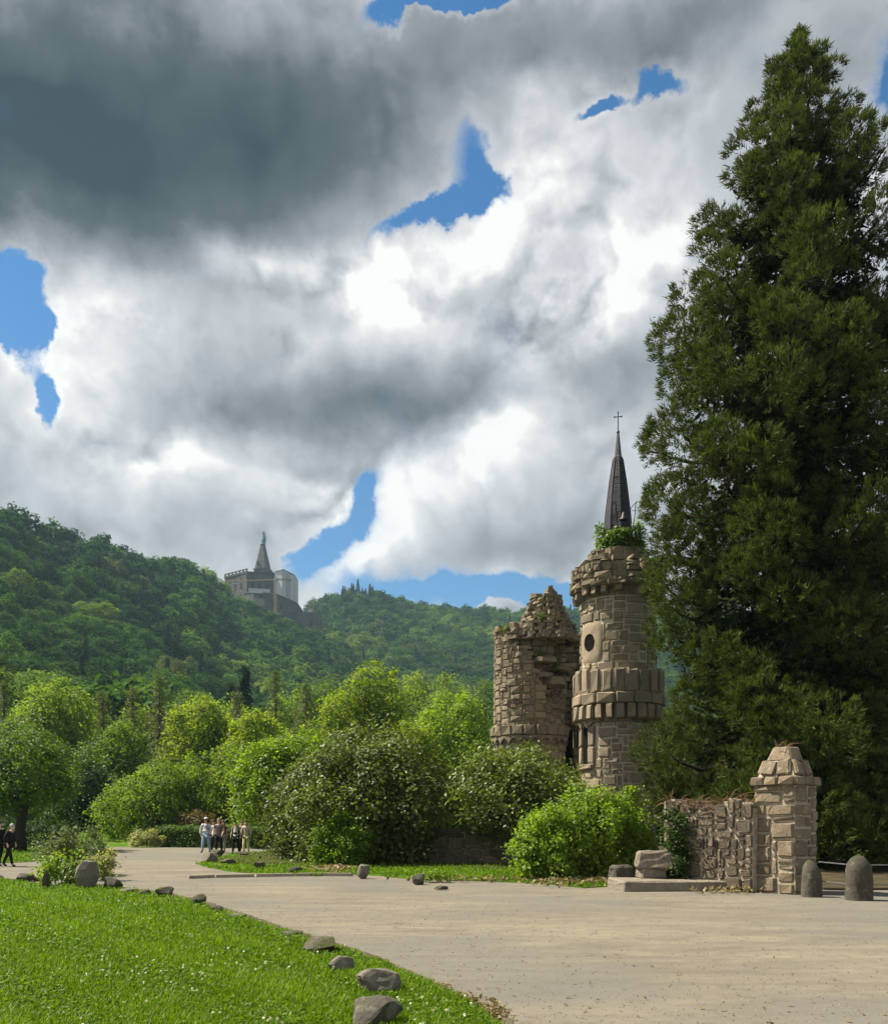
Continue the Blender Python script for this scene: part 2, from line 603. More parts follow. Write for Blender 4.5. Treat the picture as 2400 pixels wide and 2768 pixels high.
def sheet(name, poly, z, mat, kind='structure', edge=0.0):
    """flat ground sheet from an outline, its rim bent down by edge"""
    me = D.meshes.new(name)
    bm = bmesh.new()
    top = [bm.verts.new((p[0], p[1], z)) for p in poly]
    bm.faces.new(top)
    if edge:
        low = [bm.verts.new((p[0], p[1], z - edge)) for p in poly]
        for i in range(len(poly)):
            j = (i + 1) % len(poly)
            bm.faces.new((top[i], low[i], low[j], top[j]))
    bmesh.ops.triangulate(bm, faces=[f for f in bm.faces if len(f.verts) > 4])
    bmesh.ops.recalc_face_normals(bm, faces=bm.faces)
    bm.to_mesh(me)
    bm.free()
    me.materials.append(mat)
    o = obj(name, me)
    o['kind'] = kind
    return o


def wiggle(rng, pts, step=0.4, amp=0.06):
    """subdivides an outline and makes it wander a little"""
    out = []
    n = len(pts)
    for i in range(n):
        a, b = Vector(pts[i][:2]), Vector(pts[(i + 1) % n][:2])
        m = max(1, min(60, int((b - a).length / step)))
        for k in range(m):
            q = a.lerp(b, k / m)
            out.append((q.x + rng.normal(0, amp), q.y + rng.normal(0, amp)))
    return out


def mat_gravel():
    m, t = new_mat('gravel_plaza')
    pos = t.n('ShaderNodeNewGeometry').outputs['Position']
    mp = t.n('ShaderNodeMapping')
    t.put(mp.inputs[0], pos)
    mp.inputs['Rotation'].default_value = (0, 0, R(-24))
    mp.inputs['Scale'].default_value = (0.35, 1.2, 1.0)
    streak = t.noise(mp.outputs[0], 0.9, 7, 0.68, dist=1.2)
    broad = t.noise(pos, 0.16, 4, 0.55)
    grit = t.noise(pos, 60.0, 3, 0.7)
    med = t.noise(pos, 5.0, 5, 0.65)
    c = t.mix(t.smooth(streak, 0.30, 0.74), (0.131, 0.119, 0.097), (0.220, 0.197, 0.143))
    c = t.mix(t.m('MULTIPLY', t.smooth(broad, 0.42, 0.60), 0.75), c, (0.140, 0.136, 0.119))
    c = t.mix(t.m('MULTIPLY', t.smooth(med, 0.48, 0.70), 0.6), c, (0.115, 0.105, 0.080))
    c = t.mix(t.m('MULTIPLY', t.smooth(grit, 0.56, 0.72), 0.5), c, (0.255, 0.233, 0.179))
    c = t.mix(t.m('MULTIPLY', t.smooth(grit, 0.44, 0.30), 0.5), c, (0.072, 0.066, 0.050))
    m2 = t.n('ShaderNodeMapping')
    t.put(m2.inputs[0], pos)
    m2.inputs['Rotation'].default_value = (0, 0, R(14))
    m2.inputs['Scale'].default_value = (0.12, 2.6, 1.0)
    tracks = t.noise(m2.outputs[0], 0.8, 3, 0.5, dist=0.4)
    c = t.mix(t.m('MULTIPLY', t.smooth(tracks, 0.54, 0.64), 0.30), c, (0.119, 0.111, 0.092))
    c = t.mix(t.m('MULTIPLY', t.smooth(t.noise(pos, 1.3, 5, 0.7), 0.55, 0.75), 0.35), c, (0.110, 0.103, 0.089))
    h = t.m('ADD', t.m('MULTIPLY', grit, 0.5), t.m('ADD', med, streak))
    finish(t, principled(t, c, 0.95, 0.15, 0.0, bump(t, h, 0.5, 0.02)))
    return m


def mat_turf(name, a, b, c3):
    m, t = new_mat(name)
    pos = t.n('ShaderNodeNewGeometry').outputs['Position']
    c = t.mix(t.smooth(t.noise(pos, 1.1, 5, 0.6), 0.35, 0.65), a, b)
    c = t.mix(t.m('MULTIPLY', t.smooth(t.noise(pos, 22.0, 4, 0.7), 0.5, 0.75), 0.7), c, c3)
    finish(t, principled(t, c, 0.9, 0.1, 0.0, bump(t, t.noise(pos, 30.0, 4, 0.7), 0.8, 0.05)))
    return m


M = {}
M['gravel'] = mat_gravel()
M['turf'] = mat_turf('turf', (0.055, 0.115, 0.006), (0.090, 0.165, 0.008), (0.025, 0.06, 0.006))
M['floor'] = mat_turf('woodland_floor', (0.018, 0.035, 0.010), (0.035, 0.060, 0.014), (0.015, 0.018, 0.008))
M['soil'] = mat_turf('bare_soil', (0.045, 0.036, 0.022), (0.085, 0.068, 0.038), (0.03, 0.035, 0.012))

rs = np.random.default_rng(5)
sheet('ground', [(-1500, -60), (1500, -60), (1500, 1650), (-1500, 1650)], -0.03, M['floor'])
plaza_poly = [(-60, 1.5), (40, 1.5), (40, 21), (10, 21), (6.0, 26), (2, 33.5), (-2.5, 37), (-9.5, 49), (-12.0, 53), (-20.5, 55.5), (-24, 44), (-60, 38)]
sheet('plaza', plaza_poly, 0.0, M['gravel'])

lawn_px = [(-380, 1772), (-40, 1774), (40, 1778), (95, 1790), (170, 1786), (240, 1794), (300, 1803), (350, 1812), (400, 1824), (440, 1838), (490, 1855), (560, 1880),
           (640, 1904), (720, 1930), (800, 1966), (880, 2003), (950, 2038), (1003, 2072), (1040, 2130)]
lawn_edge = [gd(*p) for p in lawn_px]
M['edge'] = mat_turf('worn_edge', (0.085, 0.072, 0.045), (0.13, 0.112, 0.075), (0.06, 0.075, 0.02))
worn = [(p.x + 0.10 + 0.004 * p.y, p.y + 0.10 + 0.008 * p.y) for p in lawn_edge]
sheet('worn_edge', wiggle(rs, worn + [(-0.1, 3.5), (-30, 3.5)], 0.10, 0.03), 0.006, M['edge'])
lawn_poly = wiggle(rs, [(p.x, p.y) for p in lawn_edge] + [(-0.3, 3.5), (-30, 3.5)], 0.3, 0.03)
sheet('lawn', lawn_poly, 0.025, M['turf'], edge=0.05)
verge_px = [(398, 1744), (420, 1752), (470, 1760), (560, 1767), (640, 1769), (700, 1765), (740, 1766), (770, 1769), (850, 1776), (980, 1779), (1090, 1784), (1180, 1793), (1235, 1790),
            (1290, 1745), (1150, 1728), (880, 1733), (620, 1722), (540, 1719), (470, 1723)]
verge_poly = wiggle(rs, [(lambda p: (p.x, p.y))(gd(*p)) for p in verge_px], 0.3, 0.04)
sheet('verge', verge_poly, 0.025, M['turf'], edge=0.05)
far_lawn_poly = [(-60, 33), (-17.5, 33), (-15.2, 36.5), (-16.5, 44), (-22, 53), (-60, 53)]
sheet('far_lawn', far_lawn_poly, 0.025, M['turf'], edge=0.05)
bed_poly = wiggle(rs, [(-9.3, 34.0), (-3.5, 31.0), (2, 29.5), (6.0, 22.3), (9.5, 20.5), (30, 22), (30, 60), (-10, 60), (-9, 45)], 0.6, 0.08)
sheet('planting_bed', bed_poly, 0.05, M['soil'], edge=0.09)


# the grassy bank beyond the path
def bank(name, x0, x1, y0, y1, h):
    mb = MB()
    n, m = 14, 8
    for j in range(m):
        for i in range(n):
            u, v = i / (n - 1), j / (m - 1)
            mb.v.append((x0 + (x1 - x0) * u, y0 + (y1 - y0) * v, -0.02 + h * (v ** 0.8) * (0.8 + 0.2 * math.sin(u * 5))))
    for j in range(m - 1):
        for i in range(n - 1):
            mb.f.append((j * n + i, j * n + i + 1, (j + 1) * n + i + 1, (j + 1) * n + i))
    o = mb.build(name, M['turf'], smooth=True)
    o['kind'] = 'structure'


bank('grass_bank', -30, -14, 56, 72, 1.5)

# ------------------------------------------------------------------ hills
LEFT = [(-420, 900, 330), (-200, 965, 380), (0, 1042, 420), (60, 1072, 440), (110, 1092, 455), (200, 1102, 480), (260, 1135, 500), (300, 1143, 520), (400, 1150, 600), (430, 1174, 640), (450, 1190, 645), (475, 1216, 655), (502, 1231, 660), (552, 1252, 668), (605, 1262, 676),
        (648, 1284, 684), (698, 1314, 680), (718, 1345, 660), (760, 1420, 640), (850, 1530, 600), (950, 1650, 600), (2200, 1650, 600)]
RIGHT = [(-420, 1330, 950), (400, 1290, 950), (560, 1252, 960), (612, 1246, 960), (640, 1222, 930), (700, 1202, 920), (745, 1196, 930), (800, 1214, 940), (850, 1222, 950), (1000, 1234, 960), (1090, 1238, 960), (1200, 1234, 960),
         (1400, 1240, 940), (1700, 1250, 900), (2200, 1255, 900)]


def ridge(tab, u):
    xs = (np.array([p[0] for p in tab]) * K - CX) / FPX
    dr = np.interp(u, xs, [p[2] for p in tab])
    tn = np.interp(u, xs, [(HY - p[1] * K) / FPX for p in tab]) - 9.0 / dr
    return dr, np.maximum(tn, 0.0)


def hill_z(x, y):
    u = x / np.maximum(y, 1.0)
    out = np.full(np.shape(x), -0.5)
    for tab, y0, pw in ((LEFT, 115.0, 1.0), (RIGHT, 260.0, 0.9)):
        dr, tn = ridge(tab, u)
        f = np.clip((y - y0) / (dr - y0), 0, 1) ** pw
        z = np.where(y <= dr, y * tn * f, dr * tn - (y - dr) * 0.35)
        out = np.maximum(out, np.where(y > y0, z, -0.5))
    w = np.sin(x * 0.021 + 1.0) * np.cos(y * 0.017) * 4.0 * np.clip((y - 130) / 120, 0, 1)
    return out + np.where(out > 2, w * 0.6, 0)


def build_hills():
    us = np.linspace(-0.72, 0.72, 150)
    ys = np.concatenate([np.linspace(108, 420, 60), np.linspace(428, 1150, 74)])
    U, Y = np.meshgrid(us, ys)
    X = U * Y
    Z = hill_z(X, Y)
    n = len(us)
    i = np.arange((len(ys) - 1) * n).reshape(len(ys) - 1, n)[:, :-1].ravel()
    q = np.stack([i, i + 1, i + n + 1, i + n], 1)
    me = mesh_np('hills', np.stack([X.ravel(), Y.ravel(), Z.ravel()], 1), np.full(len(q), 4), q, M['floor'], smooth=True)
    o = obj('hills', me)
    o['kind'] = 'structure'


build_hills()


# ------------------------------------------------------------------ the air
def build_haze():
    mb = MB()
    mb.box((0, 795, 139.0), (3040, 1760, 281.0))
    o = mb.build('haze', None)
    tag(o, kind='stuff')
    m, t = new_mat('haze')
    out = t.n('ShaderNodeOutputMaterial')
    v = t.n('ShaderNodeVolumePrincipled')
    v.inputs['Color'].default_value = (0.50, 0.80, 1.0, 1)
    v.inputs['Density'].default_value = 0.00012
    v.inputs['Anisotropy'].default_value = 0.2
    t.put(out.inputs['Volume'], v.outputs[0])
    o.data.materials.append(m)
    o.display_type = 'WIRE'


build_haze()

# ------------------------------------------------------------------ foliage and bark
M['maple'] = leaf_mat('maple_leaves', (0.046, 0.090, 0.010), (0.195, 0.275, 0.030), 0.52)
M['lime'] = leaf_mat('lime_leaves', (0.075, 0.120, 0.010), (0.240, 0.320, 0.032), 0.55)
M['beech'] = leaf_mat('beech_leaves', (0.026, 0.060, 0.010), (0.120, 0.195, 0.028), 0.48)
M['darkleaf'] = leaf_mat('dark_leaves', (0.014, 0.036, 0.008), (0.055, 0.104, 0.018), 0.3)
M['larch'] = leaf_mat('larch_needles', (0.040, 0.062, 0.022), (0.143, 0.176, 0.058), 0.35)
M['rhodo'] = leaf_mat('rhododendron_leaves', (0.018, 0.040, 0.009), (0.165, 0.215, 0.048), 0.32, 0.45, 0.3)
M['fresh'] = leaf_mat('fresh_leaves', (0.052, 0.110, 0.010), (0.215, 0.310, 0.030), 0.52, 0.42, 0.35)
M['sage'] = leaf_mat('sage_leaves', (0.050, 0.075, 0.030), (0.150, 0.195, 0.085), 0.3)
M['cream'] = leaf_mat('variegated_leaves', (0.10, 0.15, 0.03), (0.42, 0.42, 0.20), 0.35)
M['russet'] = leaf_mat('russet_leaves', (0.060, 0.050, 0.018), (0.16, 0.115, 0.040), 0.35)
M['needle'] = leaf_mat('sequoia_needles', (0.006, 0.016, 0.007), (0.160, 0.210, 0.038), 0.20, 0.7, 0.08, vary=0.0)
M['innerneedle'] = leaf_mat('core_shade_needles', (0.010, 0.018, 0.007), (0.032, 0.042, 0.014), 0.08, 0.8, 0.05, vary=0.0)  # shade of the crown's core put into the needle colour
M['dead'] = leaf_mat('dead_needles', (0.09, 0.05, 0.025), (0.20, 0.12, 0.06), 0.2)
M['litter'] = leaf_mat('leaf_litter', (0.09, 0.07, 0.03), (0.24, 0.19, 0.09), 0.2)
M['bark'] = plain('bark', (0.045, 0.036, 0.028), 0.95, 0.1, 0, 0.4, 9.0, 0.8)
M['palebark'] = plain('pale_bark', (0.24, 0.19, 0.13), 0.95, 0.1, 0, 0.4, 7.0, 0.8)
M['redbark'] = plain('reddish_bark', (0.030, 0.021, 0.016), 0.95, 0.1, 0, 0.4, 6.0, 0.8)
HM = [leaf_mat('wood_deep_green', (0.014, 0.039, 0.014), (0.066, 0.137, 0.039), 0.25, spec=0.03, rough=0.8, vary=0.9),
      leaf_mat('wood_mid_green', (0.023, 0.057, 0.014), (0.101, 0.186, 0.039), 0.3, spec=0.03, rough=0.8, vary=0.9),
      leaf_mat('wood_light_green', (0.041, 0.078, 0.014), (0.166, 0.244, 0.047), 0.35, spec=0.03, rough=0.8, vary=0.9),
      leaf_mat('wood_olive', (0.039, 0.057, 0.021), (0.137, 0.166, 0.058), 0.3, spec=0.03, rough=0.8, vary=0.9),
      leaf_mat('wood_spruce', (0.009, 0.025, 0.014), (0.047, 0.086, 0.039), 0.15, spec=0.03, rough=0.8, vary=0.6)]


def wood_crown(seed, n_clump, per, ln, W, H):
    """the crown of one tree of the wooded slopes"""
    rng = np.random.default_rng(seed)
    lobes = broad_crown(rng, H, W, H * 0.22, 20, squash=0.75)
    p, o = crown_points(rng, lobes, n_clump, gap=2.5)
    v, tone = clumps(rng, p, o, per, 0.7, ln, ln * 0.75, up=0.6, flat=0.3, jit=0.6)
    return leaf_mesh('crown', v, tone, HM[0])


def spruce_crown(seed, H, W, ln, rings=16):
    rng = np.random.default_rng(seed)
    P, O = [], []
    for i in range(rings):
        f = i / (rings - 1)
        z = H * (0.12 + 0.86 * f)
        r = W * (1 - f) ** 0.85 + 0.15
        k = int(9 + 26 * (1 - f))
        for j in range(k):
            a = rng.uniform(0, 6.283)
            rr = r * rng.uniform(0.35, 1.05)
            P.append((math.cos(a) * rr, math.sin(a) * rr, z - rr * 0.25 + rng.normal(0, .15)))
            O.append((math.cos(a), math.sin(a), 0.25))
    v, tone = clumps(rng, np.array(P), unit(np.array(O)), 7, 0.35, ln, ln * 0.4, up=0.4, flat=0.4, droop=0.5)
    return leaf_mesh('crown', v, tone, HM[4])


def trunk_mesh(H, r, mat):
    return MB().tube([(0, 0, -1.5), (0.1, 0, H * 0.4), (0, 0.1, H * 0.8)], [r * 1.2, r, r * 0.3], 6).mesh('trunk', mat, True)


# ------------------------------------------------------------------ the wooded slopes
def build_woods():
    rng = np.random.default_rng(17)
    near = [(wood_crown(100 + i, 620, 12, 0.62, 6.0 + 0.5 * (i % 3), 15 + (i % 4)), 15) for i in range(6)]
    far = [wood_crown(140 + i, 230, 8, 1.15, 6.3, 15 + (i % 3)) for i in range(4)]
    spr = [spruce_crown(160 + i, 19 + 2 * i, 3.4, 0.9) for i in range(2)]
    tr = trunk_mesh(12, 0.3, M['bark'])
    # candidate places on a jittered grid
    xs, ys = np.meshgrid(np.arange(-620, 620, 8.2), np.arange(124, 1010, 8.2))
    x = xs.ravel() + rng.uniform(-3.4, 3.4, xs.size)
    y = ys.ravel() + rng.uniform(-3.4, 3.4, xs.size)
    u = x / y
    z = hill_z(x, y)
    keep = (np.abs(u) < 0.58) & (z > 1.0)
    drl, tl = ridge(LEFT, u)
    drr, trr = ridge(RIGHT, u)
    zl = np.where(y <= drl, y * tl * np.clip((y - 115) / (drl - 115), 0, 1), drl * tl - (y - drl) * 0.35)
    zr = np.where(y > 260, y * trr * np.clip((y - 260) / (drr - 260), 0, 1) ** 0.9, -5)
    onleft = (zl + 0.5 >= zr) & (y < drl + 12)
    keep &= np.where(onleft, y < drl + 12, y < drr + 14)
    te = (z + 15) / y
    # behind the left hill nothing shows of the other
    seen_l = np.maximum.reduce([tl + 9 / drl])
    keep &= onleft | (te > np.where(y > drl, seen_l * 0.97, 0))
    keep &= te > (HY - 1470 * K) / FPX
    # clearings: the terrace below the monument
    colx = u * FPX / K + CX / K
    keep &= ~((np.abs(colx - 566) < 92) & (y > 672) & onleft)
    x, y, z, u, te, onleft, colx = (a[keep] for a in (x, y, z, u, te, onleft, colx))
    order = np.argsort(y)
    size = rng.uniform(0.78, 1.28, len(x))
    kind = rng.random(len(x))
    patch = np.sin(x * 0.031 + 1.1) * np.sin(y * 0.023 + 0.4) + 0.5 * np.sin(x * 0.07 + y * 0.05)
    named = set()
    cnt = 0
    for i in order:
        if cnt >= 300:
            break
        if te[i] < (HY - 1425 * K) / FPX or abs(u[i]) > 0.51:
            continue
        if 985 < colx[i] < 1800:
            continue
        named.add(int(i))
        cnt += 1
        sp = kind[i] < 0.07 and patch[i] < 0.2
        side = 'left' if onleft[i] else 'right'
        zone = ('at the left end' if colx[i] < 130 else 'left of the middle' if colx[i] < 300 else 'left of the castle' if colx[i] < 470 else 'under the castle' if colx[i] < 640 else 'at the right foot')
        lv = (1658 - te[i] * FPX / K)
        lev = 'low' if lv > 1385 else 'halfway up' if lv > 1300 else 'high up'
        where = f'{lev} {zone} on the {side} hillside'
        if sp:
            t = thing('spruce_tree', f'dark narrow spruce among paler crowns {where}', 'tree', (x[i], y[i], z[i]), f'spruces {where}')
            c = obj('crown', spr[cnt % 2], t)
            t.scale = (size[i],) * 3
        else:
            mi = 2 if patch[i] + kind[i] > 1.25 else 1 if patch[i] + kind[i] > 0.45 else 3 if kind[i] > 0.82 else 0
            word = ('deep green', 'mid green', 'yellowish light green', 'brownish olive')[mi]
            t = thing('broadleaf_tree', f'{word} rounded tree {where}', 'tree', (x[i], y[i], z[i]), f'{word} trees {where}')
            c = obj('crown', near[cnt % 6][0], t)
            c.material_slots[0].link = 'OBJECT'
            c.material_slots[0].material = HM[mi]
            t.scale = (size[i], size[i], size[i] * rng.uniform(0.9, 1.12))
        t.rotation_euler = (0, 0, rng.uniform(0, 6.28))
        obj('trunk', tr, t)
    # the rest of the wood: one object that scatters whole crowns
    rest = np.array([i for i in order if int(i) not in named])
    lib = D.collections.new('wood_crowns')
    k = 0
    for me in far:
        for mi in (0, 1, 2, 3):
            o = D.objects.new('wood_crown_%02d' % k, me)
            o.material_slots[0].link = 'OBJECT'
            o.material_slots[0].material = HM[mi]
            lib.objects.link(o)
            k += 1
    for me in spr:
        o = D.objects.new('wood_crown_%02d' % k, me)
        lib.objects.link(o)
        k += 1
    mi = np.where(patch + kind > 1.25, 2, np.where(patch + kind > 0.45, 1, np.where(kind > 0.82, 3, 0)))
    idx = (rng.integers(0, 4, len(x)) * 4 + mi)
    idx = np.where((kind < 0.06) & (patch < 0.2), 16 + rng.integers(0, 2, len(x)), idx)
    # conifers along the crest of the far hill
    crest = (~onleft) & (colx > 690) & (colx < 760) & (y > 880)
    idx = np.where(crest & (kind < 0.5), 16, idx)
    me = D.meshes.new('forest')
    me.vertices.add(len(rest))
    me.vertices.foreach_set('co', np.stack([x[rest], y[rest], z[rest]], 1).astype(np.float32).ravel())
    for nm, ty, val in (('pick', 'INT', idx[rest].astype(np.int32)), ('size', 'FLOAT', size[rest].astype(np.float32)), ('spin', 'FLOAT', rng.uniform(0, 6.28, len(rest)).astype(np.float32))):
        a = me.attributes.new(nm, ty, 'POINT')
        a.data.foreach_set('value', val)
    o = obj('forest', me)
    tag(o, kind='stuff')
    g = D.node_groups.new('forest_scatter', 'GeometryNodeTree')
    g.interface.new_socket('Geometry', in_out='INPUT', socket_type='NodeSocketGeometry')
    g.interface.new_socket('Geometry', in_out='OUTPUT', socket_type='NodeSocketGeometry')
    N = g.nodes.new
    gi, go = N('NodeGroupInput'), N('NodeGroupOutput')
    ci = N('GeometryNodeCollectionInfo')
    ci.inputs['Collection'].default_value = lib
    ci.inputs['Separate Children'].default_value = True
    ip = N('GeometryNodeInstanceOnPoints')
    ip.inputs['Pick Instance'].default_value = True
    def attr(nm, ty):
        a = N('GeometryNodeInputNamedAttribute')
        a.data_type = ty
        a.inputs['Name'].default_value = nm
        return a.outputs[0]
    cx = N('ShaderNodeCombineXYZ')
    L = g.links.new
    L(attr('spin', 'FLOAT'), cx.inputs[2])
    er = N('FunctionNodeEulerToRotation')
    L(cx.outputs[0], er.inputs[0])
    L(gi.outputs[0], ip.inputs['Points'])
    L(ci.outputs[0], ip.inputs['Instance'])
    L(attr('pick', 'INT'), ip.inputs['Instance Index'])
    L(er.outputs[0], ip.inputs['Rotation'])
    L(attr('size', 'FLOAT'), ip.inputs['Scale'])
    L(ip.outputs[0], go.inputs[0])
    md = o.modifiers.new('scatter', 'NODES')
    md.node_group = g
    print('WOODS', len(x), 'named', cnt, 'rest', len(rest))


build_woods()


# ------------------------------------------------------------------ trees of the park
def park_tree(name, label, cx, top, hw, d, mat, seed, base=1.5, group='park trees behind the plaza', leaf=0.22, dens=1.0, z=0.0, **kw):
    p = pd(cx, 1658, d)
    H = EYE + (HY - top * K) / FPX * d - z
    cat_ = kw.get('cat', 'tree')
    if cat_ == 'tree':
        hw *= 1.14
    W = hw * K / FPX * d
    if leaf == 0.22:
        leaf = min(0.34, max(0.2, 0.22 * d / 62))
    if base < 0.7:
        base = -0.22 * H
    nc = int(dens * 12 * (W * W * 2 + W * (H - base) * 2) / max(1.0, (leaf / 0.22) ** 1.6))
    nc = min(nc, 3200)
    return broad_tree(name, label, (p.x, d, z), H, W, base, mat, kw.pop('bark', M['bark']), nc, kw.pop('per', 18), leaf, seed, group, rad=kw.pop('rad', leaf * 1.9), trunk_r=kw.pop('trunk_r', 0.05 + W * 0.05), **kw)


def larch_tree(label, cx, top, hw, d, seed, mat=None, name='larch_tree'):
    rng = np.random.default_rng(seed)
    H = EYE + (HY - top * K) / FPX * d
    W = hw * K / FPX * d
    t = thing(name, label, 'tree', (pd(cx, 1658, d).x, d, 0), 'larches behind the park trees')
    mb = MB()
    mb.tube([(0, 0, -0.3), (0.1, 0, H * 0.5), (0, 0, H)], [0.28, 0.18, 0.02], 7)
    P, O = [], []
    n = 70
    for i in range(n):
        f = (i + rng.random()) / n
        z = H * (0.14 + 0.85 * f)
        L = (W * (1 - f) ** 0.75 + 0.25) * rng.uniform(0.75, 1.15)
        a = i * 2.4 + rng.uniform(-.5, .5)
        dx, dy = math.cos(a), math.sin(a)
        pts = [Vector((dx * L * s, dy * L * s, z + L * (0.10 * s - 0.38 * s * s + 0.16 * s ** 4))) for s in (0, 0.3, 0.6, 0.85, 1.0)]
        mb.tube(pts, [0.05, 0.04, 0.03, 0.02, 0.008], 4, False)
        for s in np.arange(0.15, 1.02, 0.55 / max(1.0, L)):
            q = int(min(3, s * 4)); ff = s * 4 - q
            p = pts[min(q, 3)].lerp(pts[min(q, 3) + 1], min(ff, 1))
            for r_ in range(4):
                P.append((p.x + rng.normal(0, 0.2), p.y + rng.normal(0, 0.2), p.z - rng.uniform(-0.1, 0.5)))
                O.append((dx * 0.6, dy * 0.6, 0.35))
    v, tone = clumps(rng, np.array(P), unit(np.array(O)), 8, 0.20, 0.30, 0.08, up=0.2, flat=0.7, droop=0.9)
    obj('crown', leaf_mesh('crown', v, tone, mat or M['larch']), t)
    mb.build('trunk', M['bark'], t, smooth=True)
    return t


def build_park():
    T = park_tree
    T('maple_tree', 'yellow-green maple with a ragged top at the left end of the park trees', 105, 1372, 95, 92, M['maple'], 1)
    T('beech_tree', 'mid green tree behind the small spreading tree near the left path', 20, 1440, 70, 84, M['beech'], 2)
    T('beech_tree', 'deep green round tree with shaded underside left of the path bank', 232, 1446, 82, 74, M['beech'], 3, base=0.5)
    T('maple_tree', 'yellow-green tree rising between two larches behind the path', 405, 1402, 72, 88, M['lime'], 4)
    T('maple_tree', 'broad bright green tree whose low branches hang over the path bank', 318, 1532, 105, 62, M['maple'], 5, base=0.6, leaf=0.2)
    T('maple_tree', 'bright green tree directly behind the walking group', 438, 1492, 92, 64, M['maple'], 6, base=0.5, leaf=0.2)
    T('lime_tree', 'light green tree between the olive larch and the tall lime', 520, 1425, 66, 84, M['lime'], 7)
    T('lime_tree', 'tall yellow-green lime with a domed crown, highest of the park trees', 735, 1326, 104, 74, M['lime'], 8, base=1.2, narrow=0.25, n_lobes=24)
    T('maple_tree', 'bright green tree in front of the tall lime on its left side', 610, 1455, 92, 62, M['maple'], 9, base=0.5)
    T('beech_tree', 'fresh green tree beside the broken round tower', 925, 1388, 98, 66, M['fresh'], 10, base=0.6)
    T('lime_tree', 'yellow-green tree under the right flank of the tall lime', 828, 1432, 72, 62, M['lime'], 11, base=0.5)
    T('beech_tree', 'deep green tree low in the dark gap left of the path bank', 172, 1520, 60, 66, M['darkleaf'], 12, base=0.2)
    T('beech_tree', 'dark green tree filling the gap behind the path bank shrubs', 255, 1590, 70, 76, M['beech'], 13, base=0.1)
    T('beech_tree', 'mid green tree low behind the pollard by the verge', 545, 1560, 70, 58, M['maple'], 14, base=0.2, leaf=0.2)
    T('beech_tree', 'mid green tree far left behind the spreading tree', -75, 1425, 95, 80, M['beech'], 15, base=0.5)
    T('beech_tree', 'shaded green tree behind the broken tower, mostly hidden', 1060, 1405, 80, 78, M['beech'], 16, base=0.5)
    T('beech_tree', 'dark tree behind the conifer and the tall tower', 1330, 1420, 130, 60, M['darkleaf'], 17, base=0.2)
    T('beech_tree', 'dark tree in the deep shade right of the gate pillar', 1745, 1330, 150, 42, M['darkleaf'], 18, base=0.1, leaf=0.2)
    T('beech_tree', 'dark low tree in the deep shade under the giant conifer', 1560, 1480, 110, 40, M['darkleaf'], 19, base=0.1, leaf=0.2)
    for i, (cx, top, hw, d, mk, lab) in enumerate((
            (165, 1418, 62, 118, 'maple', 'pale green tree behind the gap between the left maple and its neighbour'),
            (285, 1415, 60, 124, 'lime', 'yellow-green tree low behind the larches left of the middle'),
            (362, 1398, 55, 128, 'beech', 'mid green tree behind the tallest larch'),
            (468, 1402, 58, 126, 'lime', 'yellow-green tree behind the gap right of the yellow-green round tree'),
            (590, 1392, 62, 128, 'maple', 'pale green tree behind the slender larch'),
            (660, 1362, 60, 132, 'beech', 'mid green tree whose top shows left of the tall lime'),
            (832, 1342, 60, 170, 'lime', 'pale yellow-green tree at the hill foot right of the tall lime'),
            (905, 1350, 64, 165, 'maple', 'light green tree at the hill foot behind the fresh green tree'),
            (972, 1352, 55, 172, 'beech', 'mid green tree at the hill foot beside the broken tower'))):
        T('maple_tree', lab, cx, top, hw, d, M[mk], 500 + i, leaf=0.36 if d < 150 else 0.45, dens=0.55, base=2.0, limbs=False, shoots=40, z=float(hill_z(np.array([pd(cx, 1658, d).x]), np.array([float(d)]))[0]) if d > 150 else 0.0, group='trees at the foot of the hill')
    for i, (cx, top, hw, d, lab) in enumerate([
            (208, 1392, 46, 97, 'olive larch with drooping branches behind the left maple'),
            (268, 1385, 44, 104, 'olive larch second from the left maple'),
            (322, 1360, 52, 98, 'tallest olive larch of the group left of the yellow-green tree'),
            (556, 1350, 42, 106, 'slender larch standing alone with a thin pale top'),
            (618, 1375, 60, 108, 'wide drooping larch left of the tall lime'),
            (478, 1392, 48, 110, 'olive larch between the yellow-green tree and the slender larch'),
            (8, 1372, 38, 108, 'dark olive larch at the left end of the row')]):
        larch_tree(lab, cx, top, hw, d, 300 + i)
    # the small spreading tree by the left path
    T('apple_tree', 'small spreading tree with dark forked trunk on the grass by the left path', 42, 1470, 118, 48, M['beech'], 21, base=2.3, leaf=0.17, group='single park trees', trunk_r=0.28, n_lobes=16, dens=1.1)
    # the pollard on the verge
    p = gd(578, 1728)
    t = broad_tree('pollard_tree', 'bright leafed pollard with stout pale trunk set on stone blocks by the verge', (p.x, p.y + 0.5, 0.05), EYE + (HY - 1478 * K) / FPX * 40, 2.5, 1.1,
                   M['fresh'], M['palebark'], 1100, 24, 0.17, 31, 'single park trees', 30, 0.32, 0.42, depth=2.2)
    # the rhododendrons
    for nm, lab, cx, top, hw, d, dep, sd in (
            ('rhododendron', 'huge dark rhododendron mound between the pollard and the shaded wall', 745, 1458, 172, 33.6, 2.8, 41),
            ('rhododendron', 'dark rhododendron below the broken round tower', 1040, 1510, 140, 32.6, 2.6, 42),
            ('rhododendron', 'lower rhododendron filling the gap left of the huge mound', 610, 1545, 75, 36.5, 1.8, 43)):
        T(nm, lab, cx, top, hw, d, M['rhodo'], sd, base=0.25 if sd != 42 else 1.0, leaf=0.17, group='rhododendrons along the plaza', depth=dep, cat='shrub', dens=2.1, shoots=25, n_lobes=52, per=20, gap=0.8, trunk_r=0.14, squash=0.7)
